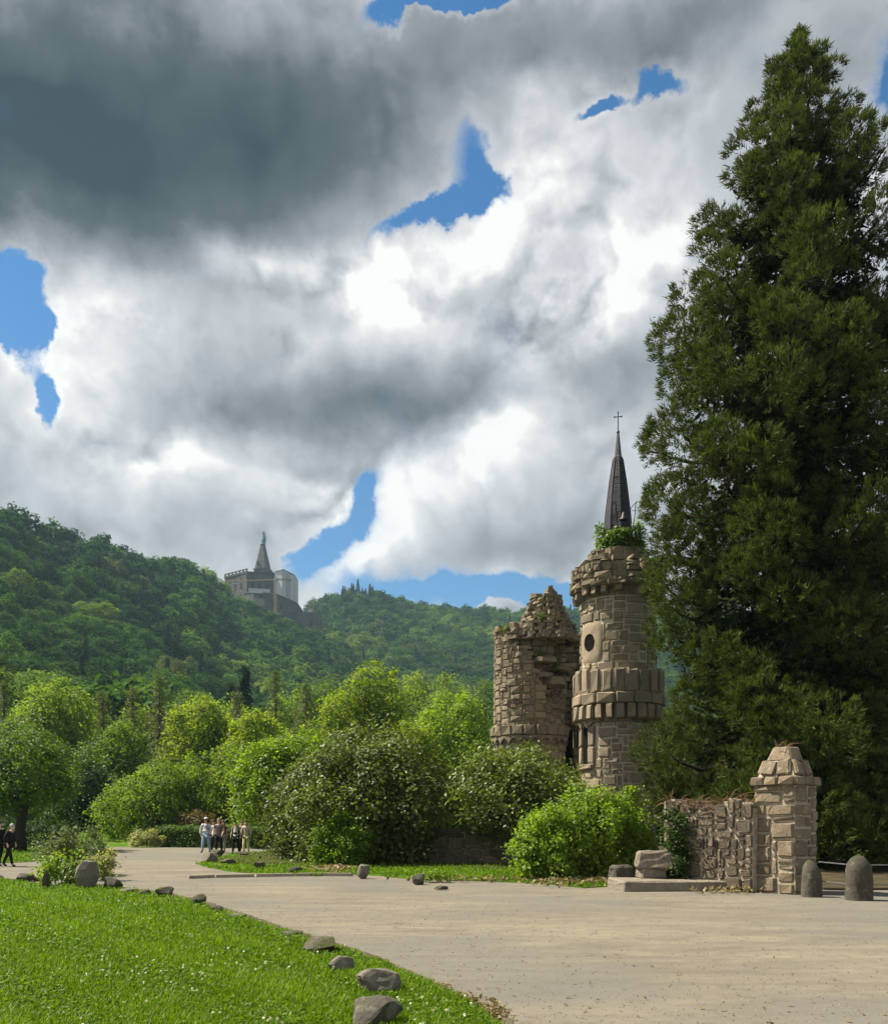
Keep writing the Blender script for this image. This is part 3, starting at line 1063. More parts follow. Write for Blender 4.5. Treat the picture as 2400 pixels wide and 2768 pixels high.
    for lab, cx, top, hw, d, mat, dep, base, sd in (
            ('fresh green shrub in front of the huge rhododendron', 690, 1632, 68, 31.5, 'fresh', 0.9, 0.1, 51),
            ('large bright yellow-green shrub in front of the tall tower', 1195, 1570, 92, 24.8, 'fresh', 1.3, 0.12, 52),
            ('bright shrub with a low lobe on the left of the large bright shrub', 1105, 1622, 70, 24.0, 'fresh', 1.0, 0.12, 54),
            ('leafy arching shrub at the right side of the large bright shrub', 1258, 1600, 62, 25.5, 'fresh', 1.0, 0.4, 53)):
        T('shrub', lab, cx, top, hw, d, M[mat], sd, base=base, leaf=0.105, group='bright shrubs along the plaza', depth=dep, cat='shrub', shoots=220, dens=2.8, per=22, gap=0.7, trunk_r=0.05, n_lobes=34, rad=0.2)
    for lab, cx, top, hw, d, mat, base, sd in (
            ('grey-green shrub beside the left path', 150, 1672, 72, 26, 'sage', 0.05, 61),
            ('loose yellowish shrub among the boulders on the lawn edge', 140, 1722, 55, 22.3, 'fresh', 0.05, 62),
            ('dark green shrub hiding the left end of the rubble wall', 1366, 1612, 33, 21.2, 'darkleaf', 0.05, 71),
            ('cream variegated shrub at the corner of the path', 212, 1716, 28, 24, 'cream', 0.05, 63),
            ('low cream flowering plant on the edge of the grass bank', 296, 1678, 34, 55, 'cream', 0.05, 64),
            ('russet shrub rising behind the hedge by the walking group', 402, 1628, 48, 58.5, 'russet', 0.3, 65),
            ('grey-green shrub standing right of the grass bank', 320, 1640, 34, 60, 'sage', 0.1, 66),
            ('dark shrub behind the grass bank', 232, 1640, 60, 74, 'beech', 0.1, 67),
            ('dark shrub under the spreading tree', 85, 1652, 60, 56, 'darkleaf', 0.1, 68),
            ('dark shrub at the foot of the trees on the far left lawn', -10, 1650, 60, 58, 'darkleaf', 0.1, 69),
            ('green shrub behind the hedge right of the walking group', 520, 1632, 60, 56, 'maple', 0.1, 70)):
        T('shrub', lab, cx, top, hw, d, M[mat], sd, base=base, leaf=0.13 if d > 40 else 0.09, group='shrubs by the path', cat='shrub', dens=1.7 if d > 40 else 2.2, per=12, gap=0.7, trunk_r=0.04, n_lobes=14, rad=0.2)
    # the clipped hedge behind the walkers
    rng = np.random.default_rng(77)
    a, b = gd(318, 1709), gd(585, 1714)
    t = thing('hedge', 'low clipped hedge behind the walking group', 'hedge', (a.x, a.y + 0.6, 0))
    L = (b - a).length
    n = 2600
    pts = np.stack([rng.uniform(0, L, n), rng.normal(0, 0.32, n), rng.uniform(0.05, 1.12, n)], 1)
    face = rng.random(n)
    pts[:, 1] = np.where(face < 0.5, -0.55 + rng.normal(0, .05, n), pts[:, 1])
    pts[:, 2] = np.where(face >= 0.5, 1.08 + rng.normal(0, .07, n), pts[:, 2])
    out = np.where((face < 0.5)[:, None], np.array([[0, -1.0, 0.25]]), np.array([[0, -0.15, 1.0]]))
    v, tone = clumps(rng, pts, unit(out), 10, 0.12, 0.13, 0.085)
    obj('foliage', leaf_mesh('foliage', v, tone, M['beech']), t)
    mb = MB()
    for i in range(24):
        mb.tube([(L * (i + .5) / 24, 0, -.05), (L * (i + .5) / 24 + rng.normal(0, .1), 0, .55), (L * (i + .5) / 24 + rng.normal(0, .2), -.2, 1.0)], [0.03, 0.02, 0.008], 5)
    mb.build('stem', M['bark'], t)
    t.rotation_euler = (0, 0, math.atan2(b.y - a.y, b.x - a.x))


build_park()


# ------------------------------------------------------------------ the giant conifer
def build_conifer():
    rng = np.random.default_rng(9)
    d = 32.0
    cx = 1612
    base = pd(cx, 1658, d)
    t = thing('giant_conifer', 'towering dark green conifer with shaggy tiered branches beside the stone towers', 'tree', (base.x, d, 0))
    zt = lambda y: EYE + (HY - y * K) / FPX * d
    prof = [(45, 0), (75, 10), (100, 20), (150, 54), (180, 84), (250, 106), (330, 134), (400, 168), (440, 192), (520, 222), (600, 238), (660, 268), (740, 285), (830, 300), (880, 316), (1000, 306), (1050, 304),
            (1130, 306), (1250, 294), (1340, 262), (1390, 246), (1450, 284), (1520, 312), (1640, 305), (1720, 280)]
    pz = np.array([zt(p[0]) for p in prof])[::-1]
    pr = np.array([p[1] * K / FPX * d for p in prof])[::-1]
    H = zt(34)
    mb, tw = MB(), MB()
    mb.tube([(0, 0, -0.3), (0, 0, 1.0), (0.05, 0, H * 0.3), (0, 0.05, H * 0.6), (0, 0, H * 0.85), (0, 0, H - 0.2)], [1.15, 0.82, 0.6, 0.38, 0.16, 0.02], 12)
    P, O = [], []
    IP, IO = [], []
    DP, DO = [], []
    n = 185
    for i in range(n):
        f = ((i + rng.random()) / n)
        z = 1.2 + (H - 1.6) * f ** 1.12
        a = i * 2.39996 + rng.uniform(-0.35, 0.35)
        r = np.interp(z, pz, pr) * (1.0 if math.cos(a) < 0 else 1.04)
        dx0 = math.cos(a)
        tier = 0.92 + 0.16 * math.sin(z * 2.1 + 2.2 * math.sin(a))
        if dx0 < -0.35:
            tier = max(tier, 0.95)
        L = r * (rng.uniform(0.93, 1.08) if dx0 < -0.35 else rng.uniform(0.80, 1.04)) * tier
        pm = min(1.25, 0.13 + 0.235 * L)
        L = max(0.08, min(L - 0.42 * pm, r - 0.55 * pm))
        dx, dy = math.cos(a), math.sin(a)
        up = 0.30 if f > 0.75 else 0.05
        dr = 0.30 * (1 - f) + 0.12
        pts = [Vector((dx * L * s, dy * L * s, z + L * (up * s - dr * math.sin(s * 2.2) * s + 0.20 * s ** 4))) for s in (0, 0.25, 0.5, 0.75, 0.92, 1.0)]
        br = 0.03 + 0.022 * L
        mb.tube(pts, [br * 1.5, br * 1.1, br * .85, br * .6, br * .35, br * .15], 6, False)
        # big shaggy puffs towards the tip, smaller ones further in
        for k_, (s, pw) in enumerate(((0.97, 1.0), (0.80, 0.9), (0.62, 0.75), (0.40, 0.6))):
            if k_ >= 2 and rng.random() < 0.30 and f < 0.8:
                continue
            q = min(int(s * 4), 4)
            c = pts[min(4, q + (1 if s > .7 else 0))].lerp(pts[5], 0.5) if s > .9 else Vector((dx * L * s, dy * L * s, z + L * (up * s - dr * math.sin(s * 2.2) * s + 0.20 * s ** 4)))
            side = rng.normal(0, 0.13 * L * (1 if k_ else 0.4))
            c = c + Vector((-dy * side, dx * side, 0.06 * L))
            pr_ = pw * rng.uniform(0.75, 1.2) * min(1.25, 0.13 + 0.235 * L)
            m = int(7 + 62 * pr_ * pr_)
            dd = unit(rng.normal(0, 1, (m, 3)) + np.array([dx * 0.35, dy * 0.35, 0.25]))
            P.append(np.array(c) + dd * pr_ * rng.uniform(0.70, 1.0, (m, 1)) * np.array([1.0, 1.0, 0.78]))
            O.append(unit(dd + np.array([dx * 0.5, dy * 0.5, 0.35])))
        for q_ in range(int(6 + 5 * L) if f < 0.85 else 0):           # dark foliage added along the inner branch to darken the core
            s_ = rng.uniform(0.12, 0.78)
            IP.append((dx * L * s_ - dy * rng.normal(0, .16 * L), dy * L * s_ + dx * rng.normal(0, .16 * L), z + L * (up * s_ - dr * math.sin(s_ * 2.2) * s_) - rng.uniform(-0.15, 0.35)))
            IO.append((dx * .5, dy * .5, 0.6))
        if f < 0.7:
            for k_ in range(2):                    # bare hanging twigs inside the crown
                s = rng.uniform(0.2, 0.7)
                c = Vector((dx * L * s, dy * L * s, z + L * (up * s - dr * math.sin(s * 2.2) * s)))
                e = c + Vector((rng.normal(0, .35), rng.normal(0, .35), -rng.uniform(0.3, 1.0)))
                tw.tube([c, c.lerp(e, 0.5) + Vector((rng.normal(0, .08), rng.normal(0, .08), .05)), e], [0.018, 0.011, 0.004], 4, False)
        if rng.random() < 0.05 and f < 0.6:
            DP.append((dx * L * .75, dy * L * .75, z - .5)); DO.append((dx, dy, -0.6))
    P, O = np.concatenate(P), np.concatenate(O)
    m = len(P)
    # sprays: tufts of narrow scale-leaf shoots that radiate from each clump and turn up
    per = 18
    i = np.repeat(np.arange(m), per)
    k = len(i)
    o = O[i]
    ax = unit(o * 1.0 + rng.normal(0, 0.45, (k, 3)) + np.array([0, 0, 0.25]))
    s = rng.uniform(0.6, 1.25, k)
    c = P[i] + ax * (0.07 * s)[:, None] + rng.normal(0, 0.06, (k, 3))
    nr = unit(np.cross(ax, rng.normal(0, 1, (k, 3))) + o * 0.8)
    sd_ = np.cross(nr, ax)
    v = np.stack([c - ax * (0.09 * s)[:, None] + sd_ * (0.022 * s)[:, None], c + ax * (0.11 * s)[:, None], c - ax * (0.09 * s)[:, None] - sd_ * (0.022 * s)[:, None]], 1).reshape(-1, 3)
    tone = np.clip(rng.uniform(0.15, 0.75, m)[i] + rng.normal(0, 0.12, k), 0, 1)
    tone = np.stack([tone * 0.25, np.clip(tone + 0.3, 0, 1), tone * 0.25], 1).ravel()   # young tips paler; bases darkened for the crown's inner shade
    print('CONIFER clumps', m, 'sprays', k)
    obj('crown', mesh_np('crown', v, np.full(k, 3), np.arange(k * 3), M['needle'], tone), t)
    v, tone = clumps(rng, np.array(DP), unit(np.array(DO)), 160, 0.22, 0.22, 0.04, droop=1.5)
    tag(obj('dead_spray', leaf_mesh('dead_spray', v, tone, M['dead']), t), 'withered brown sprays hanging in the crown')
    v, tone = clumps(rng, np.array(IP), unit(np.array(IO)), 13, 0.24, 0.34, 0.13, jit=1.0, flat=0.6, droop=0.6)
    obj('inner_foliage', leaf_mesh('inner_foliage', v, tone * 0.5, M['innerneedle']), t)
    mb.build('trunk', M['redbark'], t, smooth=True)
    tag(tw.build('bare_twig', M['bark'], t), kind='stuff')


build_conifer()

# ------------------------------------------------------------------ stonework
SAND = [(0.245, 0.203, 0.140), (0.315, 0.262, 0.182), (0.195, 0.162, 0.118), (0.360, 0.300, 0.212), (0.270, 0.215, 0.146), (0.225, 0.190, 0.142)]
M['stone'] = stone_mat('sandstone', SAND, stain=0.4)
M['oldstone'] = stone_mat('weathered_sandstone', [tuple(c * 0.82 for c in q) for q in SAND], lichen=(0.30, 0.27, 0.20), moss=(0.09, 0.095, 0.02), stain=0.75)
M['rubble'] = stone_mat('rubble_stone', [(0.115, 0.096, 0.072), (0.16, 0.132, 0.097), (0.20, 0.162, 0.118), (0.095, 0.082, 0.066), (0.145, 0.114, 0.083)], stain=0.4)
M['pillarstone'] = stone_mat('pillar_stone', [(0.190, 0.154, 0.106), (0.24, 0.196, 0.136), (0.160, 0.13, 0.092), (0.215, 0.168, 0.115), (0.27, 0.222, 0.155)], lichen=(0.30, 0.275, 0.21), stain=0.55)
M['mortar'] = plain('lime_mortar', (0.50, 0.435, 0.33), 0.95, 0.1, 0, 0.2, 9.0, 0.4)
M['oldmortar'] = plain('weathered_mortar', (0.24, 0.198, 0.135), 0.95, 0.1, 0, 0.35, 6.0, 0.5)
M['greymortar'] = plain('pale_mortar', (0.36, 0.315, 0.245), 0.95, 0.1, 0, 0.25, 8.0, 0.4)
M['void'] = plain('painted_dark_interior', (0.012, 0.011, 0.010), 0.95, 0.0, 0, 0.2)  # dark sheets whose colour stands for the unlit inside of openings
M['boulder'] = stone_mat('boulder_stone', [(0.075, 0.068, 0.058), (0.10, 0.088, 0.072), (0.058, 0.052, 0.045)], lichen=(0.17, 0.162, 0.135), moss=(0.055, 0.065, 0.018), stain=0.6, fine=14.0)

M['paleboulder'] = stone_mat('pale_boulder_stone', [(0.150, 0.138, 0.118), (0.18, 0.162, 0.135)], lichen=(0.24, 0.23, 0.19), moss=(0.06, 0.07, 0.02), stain=0.55, fine=14.0)


def stone_unit(rng, rnd=0.12, proud=0.16):
    """one dressed stone of unit size, face towards -Y: bulging front, chamfered rim"""
    g = 4
    xs = [-0.5, -0.40, 0.40, 0.5]
    V = np.zeros((g, g, 3))
    for j in range(g):
        for i in range(g):
            x, z = xs[i], xs[j]
            rim = i in (0, 3) or j in (0, 3)
            if i in (0, 3) and j in (0, 3):
                x *= 1 - rnd * rng.uniform(0.1, 1.5)
                z *= 1 - rnd * rng.uniform(0.1, 1.5)
            x += rng.normal(0, 0.022)
            z += rng.normal(0, 0.030)
            y = -0.5 + (proud * rng.uniform(0.75, 1.1) if rim else rng.uniform(-0.16, 0.10))
            V[j, i] = (x, y, z)
    vs = V.reshape(-1, 3).tolist()
    fs = [(j * g + i, j * g + i + 1, (j + 1) * g + i + 1, (j + 1) * g + i) for j in range(g - 1) for i in range(g - 1)]
    rim = [0, 1, 2, 3, 7, 11, 15, 14, 13, 12, 8, 4]
    b0 = len(vs)
    for r_ in rim:
        vs.append((vs[r_][0], 0.5, vs[r_][2]))
    n = len(rim)
    for k in range(n):
        fs.append((rim[k], b0 + k, b0 + (k + 1) % n, rim[(k + 1) % n]))
    return np.array(vs, np.float32), fs


_srng = np.random.default_rng(3)
UNITS = [stone_unit(_srng) for _ in range(16)]
ROUND = [stone_unit(_srng, 0.30, 0.24) for _ in range(10)]
ROUGH = [stone_unit(_srng, 0.20, 0.26) for _ in range(12)]


class Masonry:
    """lays stones: the largest in view become parts named stone, the others one joined part"""
    def __init__(s, parent, mat, units=UNITS, limit=280, part='stone', seed=1):
        s.parent, s.mat, s.units, s.limit, s.part = parent, mat, units, limit, part
        s.rng = np.random.default_rng(seed)
        s.items = []
        s.meshes = {}
    def put(s, c, w, dp, h, rz, tilt=0.0, mat=None, face=None, name=None, pitch=0.0):
        """stone centred at c (local), outward direction: -Y turned by rz"""
        s.items.append((tuple(c), w, dp, h, rz, tilt, mat, face, name, pitch))
    def finish(s):
        base = s.parent.matrix_basis.to_translation() if s.parent else Vector()
        rz0 = s.parent.rotation_euler.z if s.parent else 0.0
        scored = []
        for it in s.items:
            c, w, dp, h, rz = it[:5]
            out = Vector((math.sin(rz + rz0), -math.cos(rz + rz0)))
            wp = base.to_2d() + Matrix.Rotation(rz0, 2) @ Vector(c[:2])
            view = (-wp).normalized()
            fc = out.dot(view)
            scored.append(((w * h) * max(fc, 0.0) if it[7] is None else w * h * it[7], it))
        scored.sort(key=lambda q: -q[0])
        keep = [q for q in scored if q[0] > 0.001][:s.limit]
        rest = scored[len(keep):]
        for _, (c, w, dp, h, rz, tilt, mat, face, name, pitch) in keep:
            ui = int(s.rng.integers(len(s.units)))
            mt = mat or s.mat
            key = (ui, mt.name)
            if key not in s.meshes:
                v, f = s.units[ui]
                s.meshes[key] = mesh_np(s.part, v, [4] * len(f), np.array(f), mt)
            o = obj(name or s.part, s.meshes[key], s.parent)
            o.location = c
            o.rotation_euler = (pitch, tilt, rz)
            o.scale = (w, dp, h)
        if rest:
            by = {}
            for _, it in rest:
                by.setdefault((it[6] or s.mat).name, []).append(it)
            for mn, its in by.items():
                vs, fs, n = [], [], 0
                for (c, w, dp, h, rz, tilt, mat, face, name, pitch) in its:
                    v, f = s.units[int(s.rng.integers(len(s.units)))]
                    mt = Matrix.Translation(c) @ Matrix.Rotation(rz, 4, 'Z') @ Matrix.Rotation(tilt, 4, 'Y') @ Matrix.Rotation(pitch, 4, 'X') @ Matrix.Diagonal((w, dp, h, 1))
                    a = np.array(mt)
                    vs.append(v @ a[:3, :3].T + a[:3, 3])
                    fs.append(np.array(f) + n)
                    n += len(v)
                fs = np.concatenate(fs)
                o = obj('masonry', mesh_np('masonry', np.concatenate(vs), np.full(len(fs), 4), fs, D.materials[mn]), s.parent)
                tag(o, kind='stuff')


def courses(rng, z0, z1, width, h=(0.24, 0.40), w=(0.30, 0.75), split=0.22, cell=None):
    """random ashlar: rectangles (u0, u1, v0, v1) of many sizes fitted together without through courses"""
    cell = cell or h[0] * 0.5
    ny, nx = max(1, round((z1 - z0) / cell)), max(1, round(width / cell))
    cy, cx = (z1 - z0) / ny, width / nx
    free = np.ones((ny, nx), bool)
    out = []
    hs = [max(1, round(h[0] / cy)), max(1, round(h[1] / cy))]
    ws = [max(1, round(w[0] / cx)), max(2, round(w[1] / cx))]
    for j in range(ny):
        i = 0
        while i < nx:
            if not free[j, i]:
                i += 1
                continue
            if rng.random() < split:
                bh, bw = max(1, hs[0] - (rng.random() < 0.5)), rng.integers(max(1, ws[0] // 2), max(2, (ws[0] + ws[1]) // 2) + 1)
            else:
                bh, bw = rng.integers(hs[0], hs[1] + 1), rng.integers(ws[0], ws[1] + 1)
            if rng.random() < 0.85:
                bw = max(bw, int(bh * 1.2 + 0.5))
            bh, bw = min(bh, ny - j), min(bw, nx - i)
            k = 1
            while k < bw and free[j, i + k]:
                k += 1
            bw = k
            if nx - (i + bw) < 2 and free[j, i + bw:].all():
                bw = nx - i
            free[j:j + bh, i:i + bw] = False
            out.append((i * cx, (i + bw) * cx, z0 + j * cy, z0 + (j + bh) * cy))
            i += bw
    return out


def ring_courses(ms, rng, Rr, z0, z1, holes=(), joint=0.035, dp=0.16, keep=None, top=None, mat=None, a_from=-math.pi, a_to=math.pi, jit=0.012, **kw):
    """stones of a round wall; angle 0 looks towards the viewer (-Y), growing towards +X"""
    width = (a_to - a_from) * Rr
    for (u0, u1, v0, v1) in courses(rng, z0, z1, width, **kw):
        for (ha, hw, hz0, hz1) in holes:   # trim stones at window frames
            h0, h1 = (ha - a_from) * Rr - hw, (ha - a_from) * Rr + hw
            if u1 > h0 and u0 < h1 and v1 > hz0 + 0.04 and v0 < hz1 - 0.04:
                if v0 < hz0 and hz0 - v0 > 0.5 * (v1 - v0):
                    v1 = hz0
                elif v1 > hz1 and v1 - hz1 > 0.5 * (v1 - v0):
                    v0 = hz1
                elif h0 - u0 > u1 - h1:
                    u1 = h0
                else:
                    u0 = h1
        a = a_from + (u0 + u1) / 2 / Rr
        zc = (v0 + v1) / 2
        w, h = (u1 - u0) - joint, (v1 - v0) - joint
        if w < 0.05 or h < 0.05:
            continue
        if keep and not keep(a, zc, w, h):
            continue
        if top is not None and v1 > top(a) + rng.normal(0, 0.05):
            continue
        rr = Rr - dp * 0.5 + 0.035 + rng.normal(0, jit)
        ms.put((math.sin(a) * rr, -math.cos(a) * rr, zc + rng.normal(0, 0.008)), w * rng.uniform(0.96, 1.02), dp, h * rng.uniform(0.94, 1.03), a, rng.normal(0, 0.012), mat)


def rubble_face(t, rng, L, H, size, mat, joint=0.035, topf=None, dp=0.16, part='stone', frame=None):
    """irregular rounded field stones fitted into a wall face (local x along the wall, z up, face towards -Y)"""
    cells = courses(rng, 0, H, L, h=(size * 0.55, size * 1.15), w=(size * 0.7, size * 1.6), split=0.22, cell=size * 0.27)
    for (u0, u1, v0, v1) in cells:
        if topf and (v0 + v1) / 2 > topf((u0 + u1) / 2):
            continue
        jx, jz = (u1 - u0) * 0.05, (v1 - v0) * 0.06
        poly = [np.array((x + rng.normal(0, jx), z + rng.normal(0, jz))) for x, z in ((u0, v0), (u1, v0), (u1, v1), (u0, v1))]
        if rng.random() < 0.22:                # a fifth corner on some
            k = int(rng.integers(4))
            mid = (poly[k] + poly[(k + 1) % 4]) / 2
            poly.insert(k + 1, mid + (mid - np.mean(poly, 0)) * rng.uniform(0.08, 0.2))
        c = np.mean(poly, 0)
        # shrink for the joint, then cut the corners round
        sc = []
        for v in poly:
            d = c - v
            sc.append(v + d / max(np.linalg.norm(d), 1e-6) * min(joint * 0.75, np.linalg.norm(d) * 0.4))
        rd = []
        for k in range(len(sc)):
            a, b, e = sc[k - 1], sc[k], sc[(k + 1) % len(sc)]
            rd += [b + (a - b) * 0.20, b + (a + e - 2 * b) * 0.065, b + (e - b) * 0.20]
        n = len(rd)
        vs = [(v[0] - c[0], -0.012, v[1] - c[1]) for v in rd]
        vs += [((v[0] - c[0]) * 0.86 + rng.normal(0, .006), -0.045 - rng.uniform(0, .03), (v[1] - c[1]) * 0.86 + rng.normal(0, .006)) for v in rd]
        vs += [(v[0] - c[0], dp, v[1] - c[1]) for v in rd]
        fs = [(k, (k + 1) % n, n + (k + 1) % n, n + k) for k in range(n)] + [tuple(range(n, 2 * n))] + [(2 * n + k, 2 * n + (k + 1) % n, (k + 1) % n, k) for k in range(n)]
        mb = MB()
        mb.add(vs, fs)
        mb.build(part, mat, t, False, (c[0], 0, c[1]))


# ------------------------------------------------------------------ the tall round tower with the spire
def zrow(y, d):
    return EYE + (HY - y) / FPX * d


def tall_tower():
    d = 42.0
    Y5 = lambda c: 1550 + 0.3348 * c                   # rows noted on an enlarged detail
    Y4 = lambda c: 1100 + 0.3348 * c
    z5 = lambda c: zrow(Y5(c), d)
    z4 = lambda c: zrow(Y4(c), d)
    px = 0.3348 / FPX * d
    cxw = (1280 + 0.3348 * 1165 - CX) / FPX * d
    view = math.atan2(cxw, d)                          # the tower is turned so that angle 0 faces the viewer
    t = thing('round_tower', 'tall round sandstone tower with parapet band, overhanging broken cap and slate spire', 'tower', (cxw, d, 0), None, -view)
    rng = np.random.default_rng(21)
    ms = Masonry(t, M['stone'], UNITS, 285, seed=4)
    Rs, Rd = 292 * px, 350 * px
    zc0, zc1 = z5(1210), z5(1088)                      # corbels
    zs1, zp1 = z5(1002), z5(812)                       # string course, parapet top
    # mortar core
    core = MB()
    core.lathe([(Rs - 0.005, 0), (Rs - 0.005, zc0 - 0.02), (Rs + 0.02, zc0), (Rs - 0.03, zc1), (Rd - 0.10, zc1 + 0.02), (Rd - 0.10, zp1 - 0.05), (Rs - 0.005, zp1 - 0.12), (Rs - 0.005, z5(245))], 64)
    o = core.build('mortar_core', M['mortar'], t, smooth=False)

    # lancet window at angle aw, oculus at angle ao
    ang = lambda c: math.asin(max(-1, min(1, (c - 1165) * px / Rs)))
    aw, lz0, lz1 = R(-59.5), z5(1545), z5(1270)
    ao, oz = R(-49), z5(592)

    ring_courses(ms, rng, Rs, 0.0, zc0 - 0.06, holes=[(aw, 0.70, lz0 - 0.26, zc0)], h=(0.26, 0.50), w=(0.32, 0.85), split=0.30, joint=0.075)
    ring_courses(ms, rng, Rs, zp1 - 0.05, z5(250), holes=[(ao, 0.74, oz - 0.92, oz + 0.92)], h=(0.24, 0.44), w=(0.34, 0.9), split=0.2, joint=0.065, jit=0.018)

    # frame of the lancet: jambs, sill, pointed hood, dark sheet painted for the unlit opening
    def at(a, r, z):
        return (math.sin(a) * r, -math.cos(a) * r, z)
    wnd = MB()
    n = 10
    outline = [(-0.27, lz0), (0.27, lz0)] + [(0.27 * math.cos(k / n * math.pi), lz1 - 0.10 + 0.26 * math.sin(k / n * math.pi)) for k in range(n + 1)]
    dk = MB()
    nc = 8
    for i in range(nc):
        xa, xb = -0.27 + 0.54 * i / nc, -0.27 + 0.54 * (i + 1) / nc
        tz = lambda x: lz1 - 0.10 + 0.26 * math.sqrt(max(0.0, 1 - (x / 0.27) ** 2))
        dk.add([at(aw + xa / Rs, Rs + 0.008, lz0), at(aw + xb / Rs, Rs + 0.008, lz0), at(aw + xb / Rs, Rs + 0.008, tz(xb)), at(aw + xa / Rs, Rs + 0.008, tz(xa))], [(0, 1, 2, 3)])
    dk.build('window', M['void'], t)
    for sgn in (-1, 1):
        for (za, zb) in ((lz0 - 0.02, lz0 + (lz1 - lz0) * 0.48), (lz0 + (lz1 - lz0) * 0.5, lz1 + 0.08)):
            a = aw + sgn * 0.475 / Rs
            ms.put(at(a, Rs + 0.01, (za + zb) / 2), 0.40, 0.2, zb - za, a, 0, None, 3.0, 'window_jamb')
        a = aw + sgn * 0.36 / Rs
        ms.put(at(a, Rs + 0.03, lz1 + 0.36), 0.62, 0.2, 0.50, a, -sgn * 0.5, None, 3.0, 'window_hood')
    ms.put(at(aw, Rs + 0.02, lz0 - 0.14), 1.34, 0.26, 0.22, aw, 0, None, 3.0, 'window_sill')
    # oculus: a ring of two halves round a flush dark sheet painted as the hole
    k = 20
    vs = [at(ao + 0.37 * math.cos(i / k * 6.2832) / Rs, Rs + 0.062, oz + 0.42 * math.sin(i / k * 6.2832)) for i in range(k)]
    vs += [at(ao + 0.355 * math.cos(i / k * 6.2832) / Rs, Rs + 0.004, oz + 0.40 * math.sin(i / k * 6.2832)) for i in range(k)]
    oc = MB()
    oc.add(vs, [(i, (i + 1) % k, k + (i + 1) % k, k + i) for i in range(k)])
    oc.build('window', M['oldmortar'], t)
    ib = MB()
    iv = [at(ao, Rs + 0.012, oz)]
    for rr in (0.34, 0.68, 1.0):
        iv += [at(ao + 0.358 * rr * math.cos(i / k * 6.2832) / Rs, Rs + 0.012, oz + 0.405 * rr * math.sin(i / k * 6.2832)) for i in range(k)]
    ib.add(iv, [(0, 1 + i, 1 + (i + 1) % k) for i in range(k)] + [(1 + q * k + i, 1 + (q + 1) * k + i, 1 + (q + 1) * k + (i + 1) % k, 1 + q * k + (i + 1) % k) for q in range(2) for i in range(k)])
    ib.build('window_dark_sheet', M['void'], t)
    surround = MB()
    prs = []
    ringn = 5
    for j in range(ringn):
        f = j / (ringn - 1)
        for i in range(k):
            th = i / k * 6.2832
            ix, iz = 0.37 * math.cos(th), 0.42 * math.sin(th)
            ex, ez = 0.80 * np.sign(math.cos(th)) * abs(math.cos(th)) ** 0.55, 1.0 * np.sign(math.sin(th)) * abs(math.sin(th)) ** 0.55
            x, z = ix + (ex - ix) * f, iz + (ez - iz) * f
            prs.append(at(ao + x / Rs, Rs + (0.06 if f < 0.9 else 0.0) + 0.012 * math.sin(i * 1.7 + j), oz + z))
    surround.add(prs, [(j * k + i, j * k + (i + 1) % k, (j + 1) * k + (i + 1) % k, (j + 1) * k + i) for j in range(ringn - 1) for i in range(k)])
    surround.build('window_surround', M['stone'], t, smooth=True)

    # thin ledge, corbels, string course, parapet
    nseg = 17
    for i in range(nseg):
        a = (i + 0.5) / nseg * 2 * math.pi
        ms.put(at(a, Rs + 0.03, zc0 - 0.025), 2 * math.pi * Rs / nseg - 0.03, 0.22, 0.10, a)
    ncb = 26
    for i in range(ncb):
        a = i / ncb * 2 * math.pi + 0.05
        ms.put(at(a, (Rs + Rd) / 2 - 0.02, (zc0 + zc1) / 2 + 0.01), 0.33 + rng.uniform(-.04, .05), Rd - Rs + 0.22, zc1 - zc0 - 0.03, a, rng.normal(0, .01), None, 2.0, 'corbel')
    ns = 15
    for i in range(ns):
        a = (i + 0.35) / ns * 2 * math.pi
        ms.put(at(a, Rd - 0.05, (zc1 + zs1) / 2), 2 * math.pi * Rd / ns - 0.02, 0.26, zs1 - zc1 - 0.01, a, rng.normal(0, .006), None, 2.0)
    nb = 22
    for i in range(nb):
        a = (i + 0.15) / nb * 2 * math.pi
        hh = (zp1 - zs1) * rng.uniform(0.92, 1.06)
        wide = 2 * math.pi * Rd / nb
        ms.put(at(a, Rd - 0.08, zs1 + hh * 0.5), wide * rng.uniform(0.68, 0.80), 0.26, hh, a, rng.normal(0, .015), None, 2.0, 'parapet_block')
        ms.put(at(a, Rd - 0.10, zs1 + 0.11), wide - 0.015, 0.24, 0.22, a, 0, None, 1.2)

    # eroded corbels and the overhanging broken cap
    zk0, zk1 = z5(252), z5(148)
    for i in range(22):
        a = i / 22 * 2 * math.pi + rng.normal(0, .03)
        if rng.random() < 0.2:
            continue
        ms.put(at(a, Rs + 0.12, (zk0 + zk1) / 2 + rng.normal(0, .06)), rng.uniform(0.26, 0.46), 0.5, (zk1 - zk0) * rng.uniform(0.6, 0.95), a, rng.normal(0, .06), M['oldstone'])
    Rc = 360 * px
    zq0, zq1 = z5(150), z5(-25)
    capcore = MB()
    capcore.lathe([(Rs - 0.05, z5(262)), (Rs + 0.02, zk1), (Rc - 0.16, zq0 + 0.05), (Rc - 0.14, zq1 - 0.1), (Rc - 0.5, zq1 + 0.05), (238 * px, zq1 + 0.12), (232 * px, z4(1195)), (0.05, z4(1190))], 48)
    capcore.build('cap_core', M['oldmortar'], t)
    ms2 = Masonry(t, M['oldstone'], ROUGH, 110, seed=7)
    ring_courses(ms2, rng, Rc, zq0 - 0.05, zq1, h=(0.16, 0.50), w=(0.3, 1.0), split=0.15, joint=0.02, dp=0.34, jit=0.06, top=lambda a: zq1 + 0.12 - 0.25 * (math.sin(a * 3 + 1) > 0.55))
